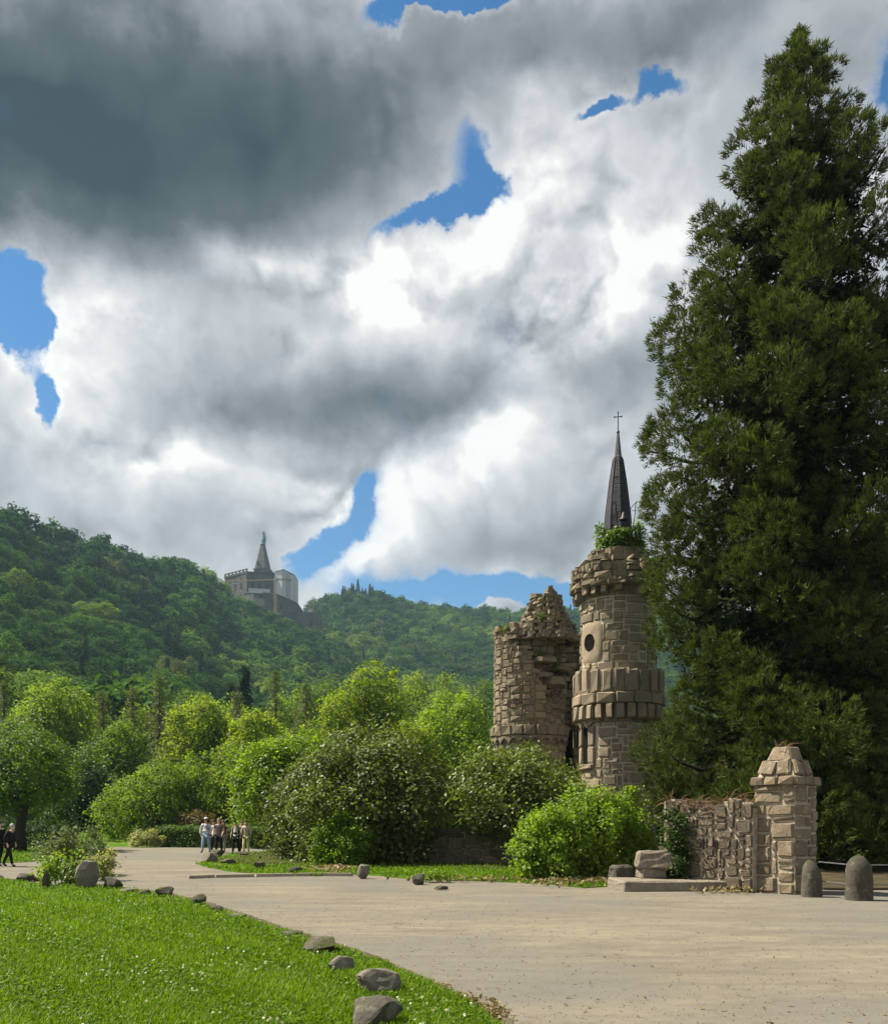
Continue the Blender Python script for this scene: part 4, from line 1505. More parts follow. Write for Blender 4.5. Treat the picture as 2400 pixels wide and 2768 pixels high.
    for i in range(16):
        a = i / 16 * 2 * math.pi + rng.normal(0, .04)
        ms2.put(at(a, Rc - 0.16 + rng.normal(0, .05), zq0 - 0.03 + rng.normal(0, .05)), rng.uniform(0.5, 0.95), 0.55, rng.uniform(0.16, 0.26), a, rng.normal(0, .08))
    for i in range(13):
        a = i / 13 * 2 * math.pi
        ms2.put(at(a, Rc - 0.42, zq1 + 0.08 + rng.normal(0, .04)), rng.uniform(0.45, 0.9), 0.55, rng.uniform(0.14, 0.26), a, rng.normal(0, .1))
    ring_courses(ms2, rng, 232 * px, zq1 + 0.05, z4(1190), h=(0.14, 0.26), w=(0.3, 0.8), joint=0.02, dp=0.3, jit=0.05)
    ms2.finish()
    ms.finish()

    # the slate spire
    zb = z4(1060)
    prof = [(126 * px, z4(1190)), (115 * px, zb), (98 * px, z4(860)), (66 * px, z4(600)), (37 * px, z4(420))]
    def r_at(z):
        zs = [p[1] for p in prof]
        return float(np.interp(z, zs, [p[0] for p in prof]))
    M['slate'] = stone_mat('slate', [(0.030, 0.033, 0.040), (0.055, 0.060, 0.070), (0.040, 0.044, 0.052), (0.070, 0.075, 0.085)], dark=(0.02, 0.02, 0.024), rough=0.55, stain=0.3)
    M['lead'] = plain('lead_sheet', (0.085, 0.090, 0.100), 0.5, 0.4, 0.3, 0.3)
    M['iron'] = plain('wrought_iron', (0.020, 0.020, 0.022), 0.55, 0.4, 0.4, 0.3)
    sp = MB()
    sp.lathe([(r * 0.985 + 0.0, z) for r, z in prof], 8, a0=R(11), a1=R(371))
    sp.build('spire_core', M['slate'], t)
    sl = MB()
    rows = 46
    zt0, zt1 = z4(1185), z4(425)
    for j in range(rows):
        za, zc = zt0 + (zt1 - zt0) * j / rows, zt0 + (zt1 - zt0) * (j + 1.25) / rows
        ra, rb = r_at(za) + 0.028, r_at(zc) + 0.006
        for f in range(8):
            a0, a1 = R(11) + f * math.pi / 4, R(11) + (f + 1) * math.pi / 4
            p0, p1 = Vector((math.cos(a0), math.sin(a0))), Vector((math.cos(a1), math.sin(a1)))
            side = (p1 - p0).length * ra
            k_ = max(1, int(side / 0.17))
            for q in range(k_):
                u0, u1 = q / k_, (q + 1) / k_ - 0.03
                dz = rng.normal(0, 0.012)
                A, B = p0.lerp(p1, u0), p0.lerp(p1, u1)
                sl.add([(A.x * ra, A.y * ra, za + dz), (B.x * ra, B.y * ra, za + dz + rng.normal(0, .01)), (B.x * rb, B.y * rb, zc), (A.x * rb, A.y * rb, zc),
                        (A.x * (ra - .02), A.y * (ra - .02), za + dz), (B.x * (ra - .02), B.y * (ra - .02), za + dz)], [(0, 1, 2, 3), (4, 5, 1, 0)])
    tag(sl.build('slate_covering', M['slate'], t), kind='stuff')
    hip = MB()
    for f in range(8):
        a = R(11) + f * math.pi / 4
        hip.tube([(math.cos(a) * (r + 0.02), math.sin(a) * (r + 0.02), z) for r, z in prof], 0.022, 5)
    hip.build('hip_ridge', M['slate'], t)
    ld = MB()
    ld.lathe([(33 * px, z4(424)), (37 * px, z4(424)), (37 * px, z4(408)), (30 * px, z4(400)), (10 * px, z4(216)), (6 * px, z4(212))], 8, a0=R(11), a1=R(371))
    ld.build('lead_cap', M['lead'], t)
    fin = MB()
    fin.lathe([(0.01, z4(216)), (10 * px, z4(212)), (14 * px, z4(203)), (10 * px, z4(194)), (0.01, z4(190))], 12)
    fin.build('ball_finial', M['lead'], t, smooth=True)
    cr = MB()
    cr.tube([(0, 0, z4(192)), (0, 0, z4(45))], [0.03, 0.022], 6)
    cr.tube([(-0.17, 0, z4(80)), (0.17, 0, z4(80))], 0.022, 6)
    for q in ((-0.17, z4(80)), (0.17, z4(80)), (0, z4(45))):
        cr.box((q[0], 0, q[1]), (0.055, 0.055, 0.055))
    cr.build('cross', M['iron'], t)
    # bell in its iron frame on the near side of the spire
    bx, by = 45 * px, -1.02
    bell = MB()
    bz = z4(972)
    bell.lathe([(0.20, bz), (0.19, bz + 0.03), (0.13, bz + 0.14), (0.10, bz + 0.28), (0.06, bz + 0.35), (0.01, bz + 0.37)], 16, (bx, by))
    bell.build('bell', M['iron'], t, smooth=True)
    ir = MB()
    ir.tube([(bx - .30, by, z4(1060)), (bx - .30, by, z4(905)), (bx + .52, by, z4(905)), (bx + .40, by, z4(1060))], 0.022, 5)
    ir.tube([(bx, by, z4(905)), (bx, by, z4(925))], 0.02, 5)
    def curl(x, zb_, zt_, w):
        return [(x, by, zb_), (x + 0.02, by, zt_ - 0.3), (x + w * 0.35, by, zt_ - 0.05), (x + w * 0.6, by, zt_), (x + w * 0.8, by, zt_ - 0.12), (x + w, by, zt_ - 0.75), (x + w * 1.2, by, zb_)]
    ir.tube(curl((1140 - 1190) * px, z4(1060), z4(815), 40 * px), 0.022, 5)
    ir.tube([(90 * px, by, z4(900)), (115 * px, by, z4(862)), (150 * px, by, z4(832)), (135 * px, by, z4(860)), (130 * px, by, z4(915))], 0.018, 5)
    ir.tube([((1125 - 1190) * px, by, z4(1060)), ((1150 - 1190) * px, by, z4(930)), ((1165 - 1190) * px, by, z4(922)), ((1140 - 1190) * px, by, z4(1000)), ((1180 - 1190) * px, by, z4(1055))], 0.04, 5)
    ir.build('bell_frame', M['iron'], t)
    # slender uprights at the sides
    for c_, top in ((1022, 985), (1355, 960)):
        u = MB()
        x = (c_ - 1190) * px
        u.tube([(x, -0.1, z4(1195)), (x, -0.1, z4(top))], 0.045, 6)
        u.build('post', M['lead'], t)
    # creeper round the foot of the spire
    P, O = [], []
    for i in range(360):
        x = rng.uniform(-165, 205)
        zlo = 1195
        ztop = 1060 - 60 * math.sin((x + 165) / 370 * 3.1) * 0 - (120 if (abs(x + 150) < 30 or x > 95) else 0) * rng.random()
        y_ = rng.uniform(ztop, zlo)
        dep = math.sqrt(max(0.0, 1 - ((x - 20) / 215) ** 2))
        P.append((x * px, -dep * 1.15 + rng.normal(0, .08), z4(y_)))
        O.append((x / 400, -0.8, 0.5))
    v, tone = clumps(rng, np.array(P), unit(np.array(O)), 11, 0.10, 0.14, 0.10, up=0.5)
    cp = thing('creeper', 'bright yellow-green creeper wound round the foot of the slate spire', 'plant', (cxw, d, 0), None, -view)
    obj('foliage', leaf_mesh('foliage', v, tone, M['fresh']), cp)
    stm = MB()
    for i in range(7):
        x = rng.uniform(-140, 180)
        stm.tube([(x * px, -.95, z4(1200)), ((x + rng.normal(0, 10)) * px, -1.1, z4(1120)), ((x + rng.normal(0, 15)) * px, -1.05, z4(1020))], [0.03, 0.02, 0.008], 5)
    stm.build('stem', M['bark'], cp)
    return t


tall_tower()


# ------------------------------------------------------------------ the broken round tower
def broken_tower():
    d = 47.0
    px = 0.3348 / FPX * d
    z5 = lambda c: zrow(1550 + 0.3348 * c, d)
    x5 = lambda c: (1280 + 0.3348 * c - CX) / FPX * d
    cc = 452
    cxw = x5(cc)
    view = math.atan2(cxw, d)
    t = thing('ruined_tower', 'broken round sandstone tower with jagged open side and rubble pinnacle', 'tower', (cxw, d, 0), None, -view)
    rng = np.random.default_rng(33)
    Rr = 280 * px
    at = lambda a, r, z: (math.sin(a) * r, -math.cos(a) * r, z)
    ms = Masonry(t, M['stone'], ROUGH, 270, seed=9)
    zb = z5(1255)

    def top(a):
        """jagged edge of the outer skin: high on the left, breaking down to the right"""
        c = math.sin(a) * Rr / px + cc
        if math.cos(a) < 0.05:
            return z5(560)
        prof = [(160, 455), (200, 470), (265, 500), (300, 600), (345, 660), (400, 680), (470, 730), (500, 830), (545, 930), (575, 1010), (640, 1100), (700, 1180), (740, 1230)]
        return z5(float(np.interp(c, [p[0] for p in prof], [p[1] for p in prof])))
    ring_courses(ms, rng, Rr, zb, z5(440), top=lambda a: top(a) + rng.normal(0, 0.12), h=(0.20, 0.38), w=(0.26, 0.66), split=0.3, joint=0.036, dp=0.24, jit=0.02)
    # skin backing: thick wall behind the outer stones
    core = MB()
    n = 72
    vs, fs = [], []
    for i in range(n + 1):
        a = -math.pi + 2 * math.pi * i / n
        zt = max(zb + 0.05, top(a) - 0.12)
        for r_, z in ((Rr - 0.03, 0.0), (Rr - 0.03, zt), (Rr - 0.55, zt - 0.05), (Rr - 0.55, 0.0)):
            vs.append(at(a, r_, z))
    for i in range(n):
        for k in range(3):
            fs.append((i * 4 + k, (i + 1) * 4 + k, (i + 1) * 4 + k + 1, i * 4 + k + 1))
    core.add(vs, fs)
    core.build('mortar_core', M['oldmortar'], t)
    # broken ends along the jagged edge
    rub = Masonry(t, M['oldstone'], ROUGH, 290, seed=11)
    for i in range(46):
        a = -1.45 + 2.9 * (i + 0.5) / 46
        z = top(a)
        for k in range(2):
            rub.put(at(a + rng.normal(0, .02), Rr - 0.2 - 0.22 * k + rng.normal(0, .04), z + rng.normal(-0.06, 0.10)), rng.uniform(0.25, 0.6), rng.uniform(0.3, 0.5), rng.uniform(0.14, 0.30), a + rng.normal(0, .15), rng.normal(0, .14))
    # inner face seen through the breach: a second, smaller drum with ledges
    Ri = Rr * 0.80
    inner = MB()
    inner.lathe([(Ri - 0.05, 0), (Ri - 0.05, z5(800)), (Ri * 0.93, z5(760)), (Ri * 0.93, z5(470)), (Ri * 0.80, z5(430)), (0.2, z5(420))], 40, (0.0, 0.25))
    inner.build('inner_core', M['oldmortar'], t)
    off = Vector((0.0, 0.25, 0))
    for (r_, za, zc_, kw) in ((Ri + 0.03, z5(1255), z5(820), dict(h=(0.2, 0.42), w=(0.3, 0.8))), (Ri * 0.93 + 0.06, z5(740), z5(440), dict(h=(0.22, 0.42), w=(0.3, 0.8)))):
        sub = Masonry(t, M['oldstone'])
        ring_courses(sub, rng, r_, za, zc_, joint=0.03, dp=0.3, jit=0.05, a_from=-0.7, a_to=1.6, **kw)
        for it in sub.items:
            c = Vector(it[0]) + off
            rub.items.append((tuple(c),) + it[1:])
    # overhanging slabs of the breach
    for (c, y, w, h, dpt) in ((640, 900, 1.05, 0.42, 0.9), (560, 860, 0.8, 0.3, 0.7), (700, 870, 0.7, 0.26, 0.7), (560, 745, 1.2, 0.24, 1.0), (690, 800, 1.3, 0.22, 0.9), (430, 690, 0.9, 0.22, 0.8), (410, 650, 0.8, 0.18, 0.7),
                              (330, 560, 0.7, 0.22, 0.6), (345, 510, 0.42, 0.34, 0.5), (400, 530, 0.5, 0.3, 0.5), (470, 540, 0.5, 0.28, 0.5), (540, 560, 0.55, 0.26, 0.5), (330, 470, 0.4, 0.4, 0.45), (640, 560, 0.5, 0.3, 0.5), (700, 560, 0.5, 0.3, 0.5), (760, 760, 0.9, 0.3, 0.8)):
        x = (c - cc) * px
        r_ = Rr * 0.93
        y_ = -math.sqrt(max(0.05, r_ * r_ - x * x)) * 0.88
        rub.put((x, y_, z5(y)), w, dpt, h, math.atan2(x, -y_) + rng.normal(0, .1), rng.normal(0, .1), None, 3.0)
    # the rubble pinnacle
    pc = (580 - cc) * px
    prof = [(580, 262), (520, 250), (460, 222), (410, 192), (350, 160), (290, 134), (235, 108), (200, 88)]
    for j in range(len(prof) - 1):
        (ya, ra), (yb, rb) = prof[j], prof[j + 1]
        za, zc_ = z5(ya), z5(yb)
        r_ = (ra + rb) / 2 * px
        nst = max(6, int(2 * math.pi * r_ / 0.42))
        lay = 2 if j < 6 else 1
        for q in range(lay):
            for i in range(nst):
                a = 2 * math.pi * (i + 0.5 * q) / nst + rng.normal(0, .06)
                hh = (zc_ - za) / lay
                rr = r_ - 0.10 - q * (ra - rb) * px * 0.4 + rng.normal(0, .06)
                rub.put((pc + math.sin(a) * rr, -0.25 - math.cos(a) * rr, za + hh * (q + 0.5)), 2 * math.pi * r_ / nst * rng.uniform(0.85, 1.05), 0.4, hh * rng.uniform(0.85, 1.15), a, rng.normal(0, .06))
    pcore = MB()
    pcore.lathe([(ra * px - 0.2, z5(ya)) for ya, ra in prof] + [(0.05, z5(205))], 24, (pc, -0.25))
    pcore.build('pinnacle_core', M['oldmortar'], t)
    for (c, y, w, h) in ((505, 208, 0.62, 0.34), (618, 205, 0.66, 0.22), (622, 180, 0.56, 0.2), (612, 160, 0.42, 0.18), (615, 140, 0.28, 0.18), (640, 215, 0.5, 0.3)):
        rub.put(((c - cc) * px, -0.35, z5(y)), w, 0.55, h, rng.normal(0, .3), rng.normal(0, .08), None, 3.0, 'cap_stone')
    # corbelled base ring with its row of little arches
    Rb = Rr * 1.09
    zr0, zr1 = z5(1335), z5(1255)
    for i in range(20):
        a = i / 20 * 2 * math.pi
        ms.put(at(a, Rb - 0.16, (zr0 + zr1) / 2 + 0.03), 2 * math.pi * Rb / 20 - 0.02, 0.42, zr1 - zr0, a, rng.normal(0, .015), M['oldstone'])
        ms.put(at(a + .1, Rb - 0.24, zr1 + 0.06), 2 * math.pi * Rb / 20 * 0.9, 0.4, 0.16, a + .1, rng.normal(0, .05), M['oldstone'])
    arc = MB()
    na = 22
    za0 = z5(1405)
    for i in range(na):
        a0 = 2 * math.pi * i / na
        wA = 2 * math.pi / na
        pts = []
        for k in range(9):
            f = k / 8
            zz = za0 + (zr0 - za0) * 0.12 + (zr0 - za0) * 0.62 * math.sin(f * math.pi) ** 0.6
            pts.append((a0 + wA * f, zz))
        vs = []
        for (a, zz) in pts:
            vs += [at(a, Rb, zr0 + 0.02), at(a, Rb, zz), at(a, Rr - 0.05, zz)]
        arc.add(vs, [q for k in range(8) for q in ((k * 3, k * 3 + 1, k * 3 + 4, k * 3 + 3), (k * 3 + 1, k * 3 + 2, k * 3 + 5, k * 3 + 4))])
    arc.build('arch_frieze', M['oldstone'], t)
    ring_courses(ms, rng, Rr - 0.02, 0.0, zr0, h=(0.3, 0.5), w=(0.4, 0.9), joint=0.035, dp=0.22)
    # tufts of grass rooted on the ledges
    P, O = [], []
    for (c, y) in ((235, 500), (540, 420), (660, 410), (680, 790), (520, 715), (160, 1265), (270, 500), (650, 800)):
        x = (c - cc) * px
        for k in range(16):
            P.append((x + rng.normal(0, .12), -math.sqrt(max(.1, Rr * Rr - x * x)) * 0.93 + rng.normal(0, .1), z5(y) + abs(rng.normal(0, .10))))
            O.append((rng.normal(0, .4), -0.5, 0.6))
    v, tone = clumps(rng, np.array(P), unit(np.array(O)), 9, 0.05, 0.30, 0.022, droop=-0.8)
    g = thing('grass_tufts', 'yellow grass rooted on the ledges of the broken tower', 'plant', (cxw, d, 0), None, -view)
    obj('blades', leaf_mesh('blades', v, tone, M['fresh']), g)
    rub.finish()
    ms.finish()

    # the curtain wall that joins the two towers, with a dark pointed doorway
    dw = 48.5
    pw = 0.3348 / FPX * dw
    z6 = lambda c: zrow(1550 + 0.3348 * c, dw)
    x6 = lambda c: (1280 + 0.3348 * c - CX) / FPX * dw
    xa, xb = x6(520), x6(960)
    cw = thing('curtain_wall', 'ragged sandstone wall joining the broken tower to the tall tower', 'wall', (xa, dw, 0))
    mw = Masonry(cw, M['oldstone'], ROUGH, 150, seed=12)
    wide = xb - xa
    topw = lambda u: z6(float(np.interp(u, [0, wide * 0.45, wide * 0.62, wide], [640, 560, 455, 470])))
    for (u0, u1, v0, v1) in courses(rng, 0, z6(440), wide, h=(0.25, 0.45), w=(0.35, 0.9), split=0.2):
        uc = (u0 + u1) / 2
        if v1 > topw(uc):
            continue
        dx0, dx1 = x6(706) - xa, x6(792) - xa
        if u1 > dx0 and u0 < dx1 and v0 < z6(1262):
            continue
        mw.put((uc, 0.05 + rng.normal(0, .04), (v0 + v1) / 2), u1 - u0 - .035, 0.3, v1 - v0 - .035, 0.0, rng.normal(0, .015))
    mw.finish()
    cb = MB()
    m_ = 12
    for i in range(m_):
        u0, u1 = wide * i / m_, wide * (i + 1) / m_
        zt = topw((u0 + u1) / 2) - 0.3
        dx0, dx1 = x6(706) - xa, x6(792) - xa
        if u1 > dx0 + .02 and u0 < dx1 - .02:
            cb.box(((u0 + u1) / 2, 0.32, (zt + z6(1262)) / 2), (u1 - u0, 0.42, zt - z6(1262)))
        else:
            cb.box(((u0 + u1) / 2, 0.32, zt / 2), (u1 - u0, 0.42, zt))
    cb.build('wall_core', M['oldmortar'], cw)
    dv = MB()
    dv.box((x6(750) - xa, 0.75, z6(1262) / 2 + .05), (x6(820) - x6(690), 0.06, z6(1262) + .3))
    dv.build('doorway', M['void'], cw)


broken_tower()

# ------------------------------------------------------------------ walls, pillar and stones by the plaza
def face_wall(t, ms, rng, p0, p1, z1, mortar, thick=0.5, units_kw=None, joint=0.04, dp=0.2, z0=0.0, topf=None, core=True):
    """rubble face from p0 to p1 (local, seen with p0 on the left)"""
    a, b = Vector(p0), Vector(p1)
    L = (b - a).length
    u = (b - a) / L
    rz = math.atan2(u.y, u.x)
    nrm = Vector((u.y, -u.x))
    for (u0, u1, v0, v1) in courses(rng, z0, z1, L, **(units_kw or {})):
        if topf and (v0 + v1) / 2 > topf((u0 + u1) / 2):
            continue
        c = a + u * (u0 + u1) / 2 + nrm * (-dp / 2 + 0.03 + rng.normal(0, .01))
        ms.put((c.x, c.y, (v0 + v1) / 2 + rng.normal(0, .006)), u1 - u0 - joint * rng.uniform(.7, 1.3), dp, v1 - v0 - joint * rng.uniform(.7, 1.3), rz, rng.normal(0, .025))
    if core:
        mb = MB()
        c = (a + b) / 2 - nrm * (thick / 2 + 0.02)
        mb.box((c.x, c.y, z1 / 2 - 0.05), (L, thick, z1), rz)
        mb.build('mortar_core', mortar, t)


def right_wall():
    rng = np.random.default_rng(51)
    z3 = lambda c, d: zrow(1900 + 0.558 * c, d)
    # gate pillar, one corner towards the viewer
    d = 19.3
    near = Vector(((1400 + 0.558 * 1340 - CX) / FPX * d, d))
    view = math.atan2(near.x, near.y)
    s = 0.96
    ph = R(28)
    t = thing('gate_pillar', 'square sandstone gate pillar with projecting ledge and stepped cap', 'pillar', (near.x, near.y, 0), None, -view)
    lu = Vector((-math.cos(ph), math.sin(ph)))         # along the left face
    ru = Vector((math.sin(ph), math.cos(ph)))          # along the right face
    P0, P1, P2, P3 = lu * s, Vector((0, 0)), ru * s, (lu + ru) * s
    zt = z3(398, d)
    ms = Masonry(t, M['pillarstone'], ROUND, 150, seed=5)
    kw = dict(h=(0.26, 0.46), w=(0.28, 0.62), split=0.3)
    for a, b in ((P0, P1), (P1, P2), (P2, P3), (P3, P0)):
        face_wall(t, ms, rng, a, b, zt, M['greymortar'], 0.3, kw, 0.045, 0.16, core=False)
    core = MB()
    cc = (P0 + P2) / 2
    rzf = math.atan2(-lu.y, -lu.x)
    core.box((cc.x, cc.y, zt / 2), (s - 0.02, s - 0.02, zt), rzf)
    zl0, zl1, zm, ze = zt, z3(352, d), z3(272, d), z3(203, d)
    core.box((cc.x, cc.y, (zl1 + zm) / 2), (s * 0.90, s * 0.90, zm - zl1), rzf, 0.66)
    core.build('mortar_core', M['greymortar'], t)
    for a, b in ((P0, P1), (P1, P2), (P2, P3), (P3, P0)):
        u = (b - a).normalized()
        nr = Vector((u.y, -u.x))
        rz = math.atan2(u.y, u.x)
        e0, e1 = a - u * 0.08 + nr * 0.08, b + u * 0.02 + nr * 0.08
        k = 3
        cuts = [0, 0.3 + rng.normal(0, .03), 0.66 + rng.normal(0, .03), 1]
        for q in range(k):
            c = e0.lerp(e1, (cuts[q] + cuts[q + 1]) / 2) - nr * 0.13
            ms.put((c.x, c.y, (zl0 + zl1) / 2), (e1 - e0).length * (cuts[q + 1] - cuts[q]) - .015, 0.3, zl1 - zl0 - .01, rz, rng.normal(0, .012), None, 2.0, 'ledge_stone')
        mid = (a + b) / 2 - nr * (s * 0.05 + s * 0.075)
        for q in (-0.5, 0.5):
            c = mid + u * q * s * 0.36
            ms.put((c.x + nr.x * .0, c.y, (zl1 + zm) / 2), s * 0.36 - .02, 0.16, (zm - zl1) * 1.02, rz, -q * 0.32, None, 2.0, 'cap_stone', pitch=-0.36)
    top = MB()
    top.box((0, 0, 0), (1, 1, 1), 0, 0.70)
    bm = bmesh.new()
    me = top.mesh('cap_block', M['pillarstone'])
    bm.from_mesh(me)
    bmesh.ops.bevel(bm, geom=list(bm.edges), offset=0.06, segments=1, affect='EDGES')
    for v in bm.verts:
        v.co += Vector(rng.normal(0, 0.012, 3))
    bm.to_mesh(me)
    bm.free()
    o = obj('cap_block', me, t, (cc.x, cc.y, (zm + ze) / 2))
    o.rotation_euler = (0, 0, rzf)
    o.scale = (s * 0.62, s * 0.62, ze - zm)
    ms.finish()

    # the wall that runs back from the pillar
    a = near + Vector((-1.05, 0.75))
    pr = Vector((near.x - 0.72, near.y + 0.55))
    pl = Vector(((1780 - CX) / FPX * 21.6, 21.6))
    pl = Vector(((1795 - CX) / FPX * 21.7, 21.7))
    hz = zrow(2138, 20.0)
    L = (pr - pl).length
    w = thing('rubble_wall', 'low wall of rounded dark stones in pale mortar beside the gate pillar', 'wall', (pl.x, pl.y, 0), None, math.atan2((pr - pl).y, (pr - pl).x))
    topw = lambda u: hz - 0.28 + 0.10 * math.sin(u * 3.1 + 1) + 0.08 * math.sin(u * 7.7) - 0.12 * max(0, 0.6 - u)
    rubble_face(w, rng, L, hz, 0.33, M['rubble'], 0.045, lambda u: topw(u) + 0.06)
    mc = MB()
    m_ = 16
    for i in range(m_):
        u0, u1 = L * i / m_, L * (i + 1) / m_
        mc.box(((u0 + u1) / 2, 0.27, topw((u0 + u1) / 2) / 2), (u1 - u0, 0.54, topw((u0 + u1) / 2)))
    mc.build('mortar_core', M['greymortar'], w)
    # dry twigs and roots along the top of the wall
    tw = MB()
    for i in range(150):
        f = rng.random()
        q = pl.lerp(pr, f)
        b = Vector((q.x + rng.normal(0, .08), q.y + 0.2 + rng.normal(0, .15), topw(f * L) - 0.03))
        e = b + Vector((rng.normal(0, .28), rng.normal(-.12, .18), rng.uniform(-0.25, 0.32)))
        tw.tube([b, b.lerp(e, .5) + Vector((0, 0, .07)), e], [0.012, 0.008, 0.003], 4, False)
    dt = thing('dry_creeper', 'tangle of dry brown twigs on top of the rubble wall', 'plant', (0, 0, 0))
    tag(tw.build('twig', plain('dry_twig', (0.16, 0.105, 0.06), 0.9, 0.1), dt), kind='stuff')
    pgr = MB()
    for i in range(14):
        b = Vector((near.x - .1 + rng.normal(0, .1), near.y + .6 + rng.normal(0, .1), ze))
        e = b + Vector((rng.normal(0.1, .14), rng.normal(0, .1), rng.uniform(0.05, 0.2)))
        pgr.tube([b, b.lerp(e, .5) + Vector((0, 0, .03)), e], [0.006, 0.005, 0.002], 4, False)
    dp = thing('dry_weed', 'thin dry weed growing on the cap of the gate pillar', 'plant', (0, 0, 0))
    tag(pgr.build('twig', D.materials['dry_twig'], dp), kind='stuff')

    # worn stone posts with two rails
    M['mossy'] = stone_mat('shade_toned_mossy_stone', [(0.075, 0.068, 0.055), (0.095, 0.085, 0.068)], lichen=(0.15, 0.145, 0.11), moss=(0.04, 0.05, 0.015), stain=0.7, fine=11.0)  # conifer shade put into the dark base colour; moss on upward faces
    def post(label, cx3, y3, wpx, h, dd, sd, tilt=0.04, mat=None):
        x = (1400 + 0.558 * cx3 - CX) / FPX * dd
        r2 = np.random.default_rng(sd)
        n, rings = 12, [(0, 1.02), (0.2, 1.0), (0.45, 0.97), (0.66, 0.95), (0.80, 0.86), (0.90, 0.62), (0.97, 0.36), (1.0, 0.10)]
        vs, fs = [], []
        for z, r_ in rings:
            for k in range(n):
                a_ = 2 * math.pi * k / n
                q = 1.0 / max(abs(math.cos(a_)), abs(math.sin(a_))) ** 0.55
                rr = wpx / 2 * r_ * q * (1 + r2.normal(0, .03))
                vs.append((math.cos(a_) * rr, math.sin(a_) * rr * 0.85, z * h * (1 - tilt * math.cos(a_) * r_) + r2.normal(0, .012) * min(1, r_ * 2)))
        m = len(rings)
        fs = [(i * n + k, i * n + (k + 1) % n, (i + 1) * n + (k + 1) % n, (i + 1) * n + k) for i in range(m - 1) for k in range(n)] + [tuple((m - 1) * n + k for k in range(n))]
        mb = MB()
        mb.add(vs, fs)
        o = mb.build('stone_post', mat or M['boulder'], None, True, (x, dd, -0.02))
        tag(o, label, 'stone post', 'worn stone posts by the gate pillar')
        return x, dd
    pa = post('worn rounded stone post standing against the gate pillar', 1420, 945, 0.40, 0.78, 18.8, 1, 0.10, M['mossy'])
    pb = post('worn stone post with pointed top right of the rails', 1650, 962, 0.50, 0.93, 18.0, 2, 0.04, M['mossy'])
    pc = (pb[0] + 2.0, 18.3)
    M['steel'] = plain('galvanised_rail', (0.17, 0.175, 0.18), 0.45, 0.5, 0.6, 0.2)
    rl = thing('rail', 'two thin metal rails between the worn stone posts', 'railing', (pa[0], pa[1], 0))
    for zz in (0.34, 0.74):
        mb = MB()
        mb.tube([(0.15, 0, zz), (pb[0] - pa[0] - .1, pb[1] - pa[1], zz - .03)], 0.013, 6)
        mb.build('bar', M['steel'], rl)
    rl2 = thing('rail', 'metal rails leading from the pointed post into the shade', 'railing', (pb[0], pb[1], 0))
    for zz in (0.31, 0.71):
        mb = MB()
        mb.tube([(0.1, 0, zz), (2.0, .3, zz)], 0.013, 6)
        mb.build('bar', M['steel'], rl2)

    # flat platform with a plinth and a carved block
    def slab(name, label, c, dim, rz, mat, sd, taper=0.97, group=None):
        r2 = np.random.default_rng(sd)
        mb = MB()
        mb.box((0, 0, dim[2] / 2), dim, 0, taper)
        me = mb.mesh(name, mat)
        bm = bmesh.new()
        bm.from_mesh(me)
        bmesh.ops.subdivide_edges(bm, edges=list(bm.edges), cuts=3, use_grid_fill=True)
        bmesh.ops.bevel(bm, geom=[e for e in bm.edges if e.calc_face_angle(0) > 1.0], offset=min(dim) * 0.12, segments=1, affect='EDGES')
        for v in bm.verts:
            v.co += Vector(r2.normal(0, min(dim) * 0.022, 3))
        bm.to_mesh(me)
        bm.free()
        o = obj(name, me, None, c)
        o.rotation_euler = (0, 0, rz)
        return tag(o, label, 'stone slab' if dim[2] < 0.3 else 'stone block', group)
    M['slab'] = stone_mat('slab_stone', [(0.20, 0.172, 0.135), (0.235, 0.205, 0.16)], lichen=(0.28, 0.26, 0.21), stain=0.3, fine=9.0)
    slab('stone_platform', 'flat pale stone platform on the ground in front of the rubble wall', ((1800 - CX) / FPX * 21.0, 20.95, -0.03), (2.5, 1.5, 0.27), R(4), M['slab'], 1, 0.98)
    slab('plinth', 'small square plinth between platform and carved block', ((1760 - CX) / FPX * 21.3, 21.35, 0.235), (0.62, 0.5, 0.24), R(6), M['slab'], 2, 0.95)
    slab('carved_block', 'rough pale stone block lying on the plinth under the shrubs', ((1772 - CX) / FPX * 21.3, 21.35, 0.47), (1.0, 0.62, 0.42), R(-7), M['slab'], 3, 0.82)
    slab('stone_block', 'grey weathered stone standing left of the carved block', ((1678 - CX) / FPX * 21.9, 21.9, 0.0), (0.62, 0.48, 0.52), R(12), M['boulder'], 4, 0.78)
    # blocks at the foot of the pollard
    p = gd(578, 1729)
    for i, (dx, dy, w_, h_, lab) in enumerate(((-0.27, -0.32, 0.46, 0.62, 'reddish stone block at the left foot of the pollard'), (0.25, -0.36, 0.5, 0.58, 'reddish stone block at the front of the pollard'), (0.66, -0.05, 0.4, 0.5, 'reddish stone block at the right foot of the pollard'))):
        slab('stone_block', lab, (p.x + dx, p.y + dy, 0.02), (w_, 0.4, h_), R(5 - 8 * i), plain('red_sandstone', (0.24, 0.165, 0.12), 0.95, 0.1, 0, .3, 7, .6) if i == 0 else D.materials['red_sandstone'], 10 + i, 0.9, 'blocks round the pollard')

    # the shaded wall under the rhododendrons
    a, b = gd(866, 1744), gd(1120, 1747)
    sw = thing('shaded_wall', 'long low brown stone wall in the deep shade under the rhododendrons', 'wall', (a.x, a.y, 0))
    Ls = (b - a).length
    sw.rotation_euler.z = math.atan2(b.y - a.y, b.x - a.x)
    rubble_face(sw, rng, Ls, 1.35, 0.36, M['rubble'], 0.04)
    mc = MB()
    mc.box((Ls / 2, 0.2, 0.66), (Ls, 0.4, 1.32))
    mc.build('mortar_core', M['oldmortar'], sw)


right_wall()


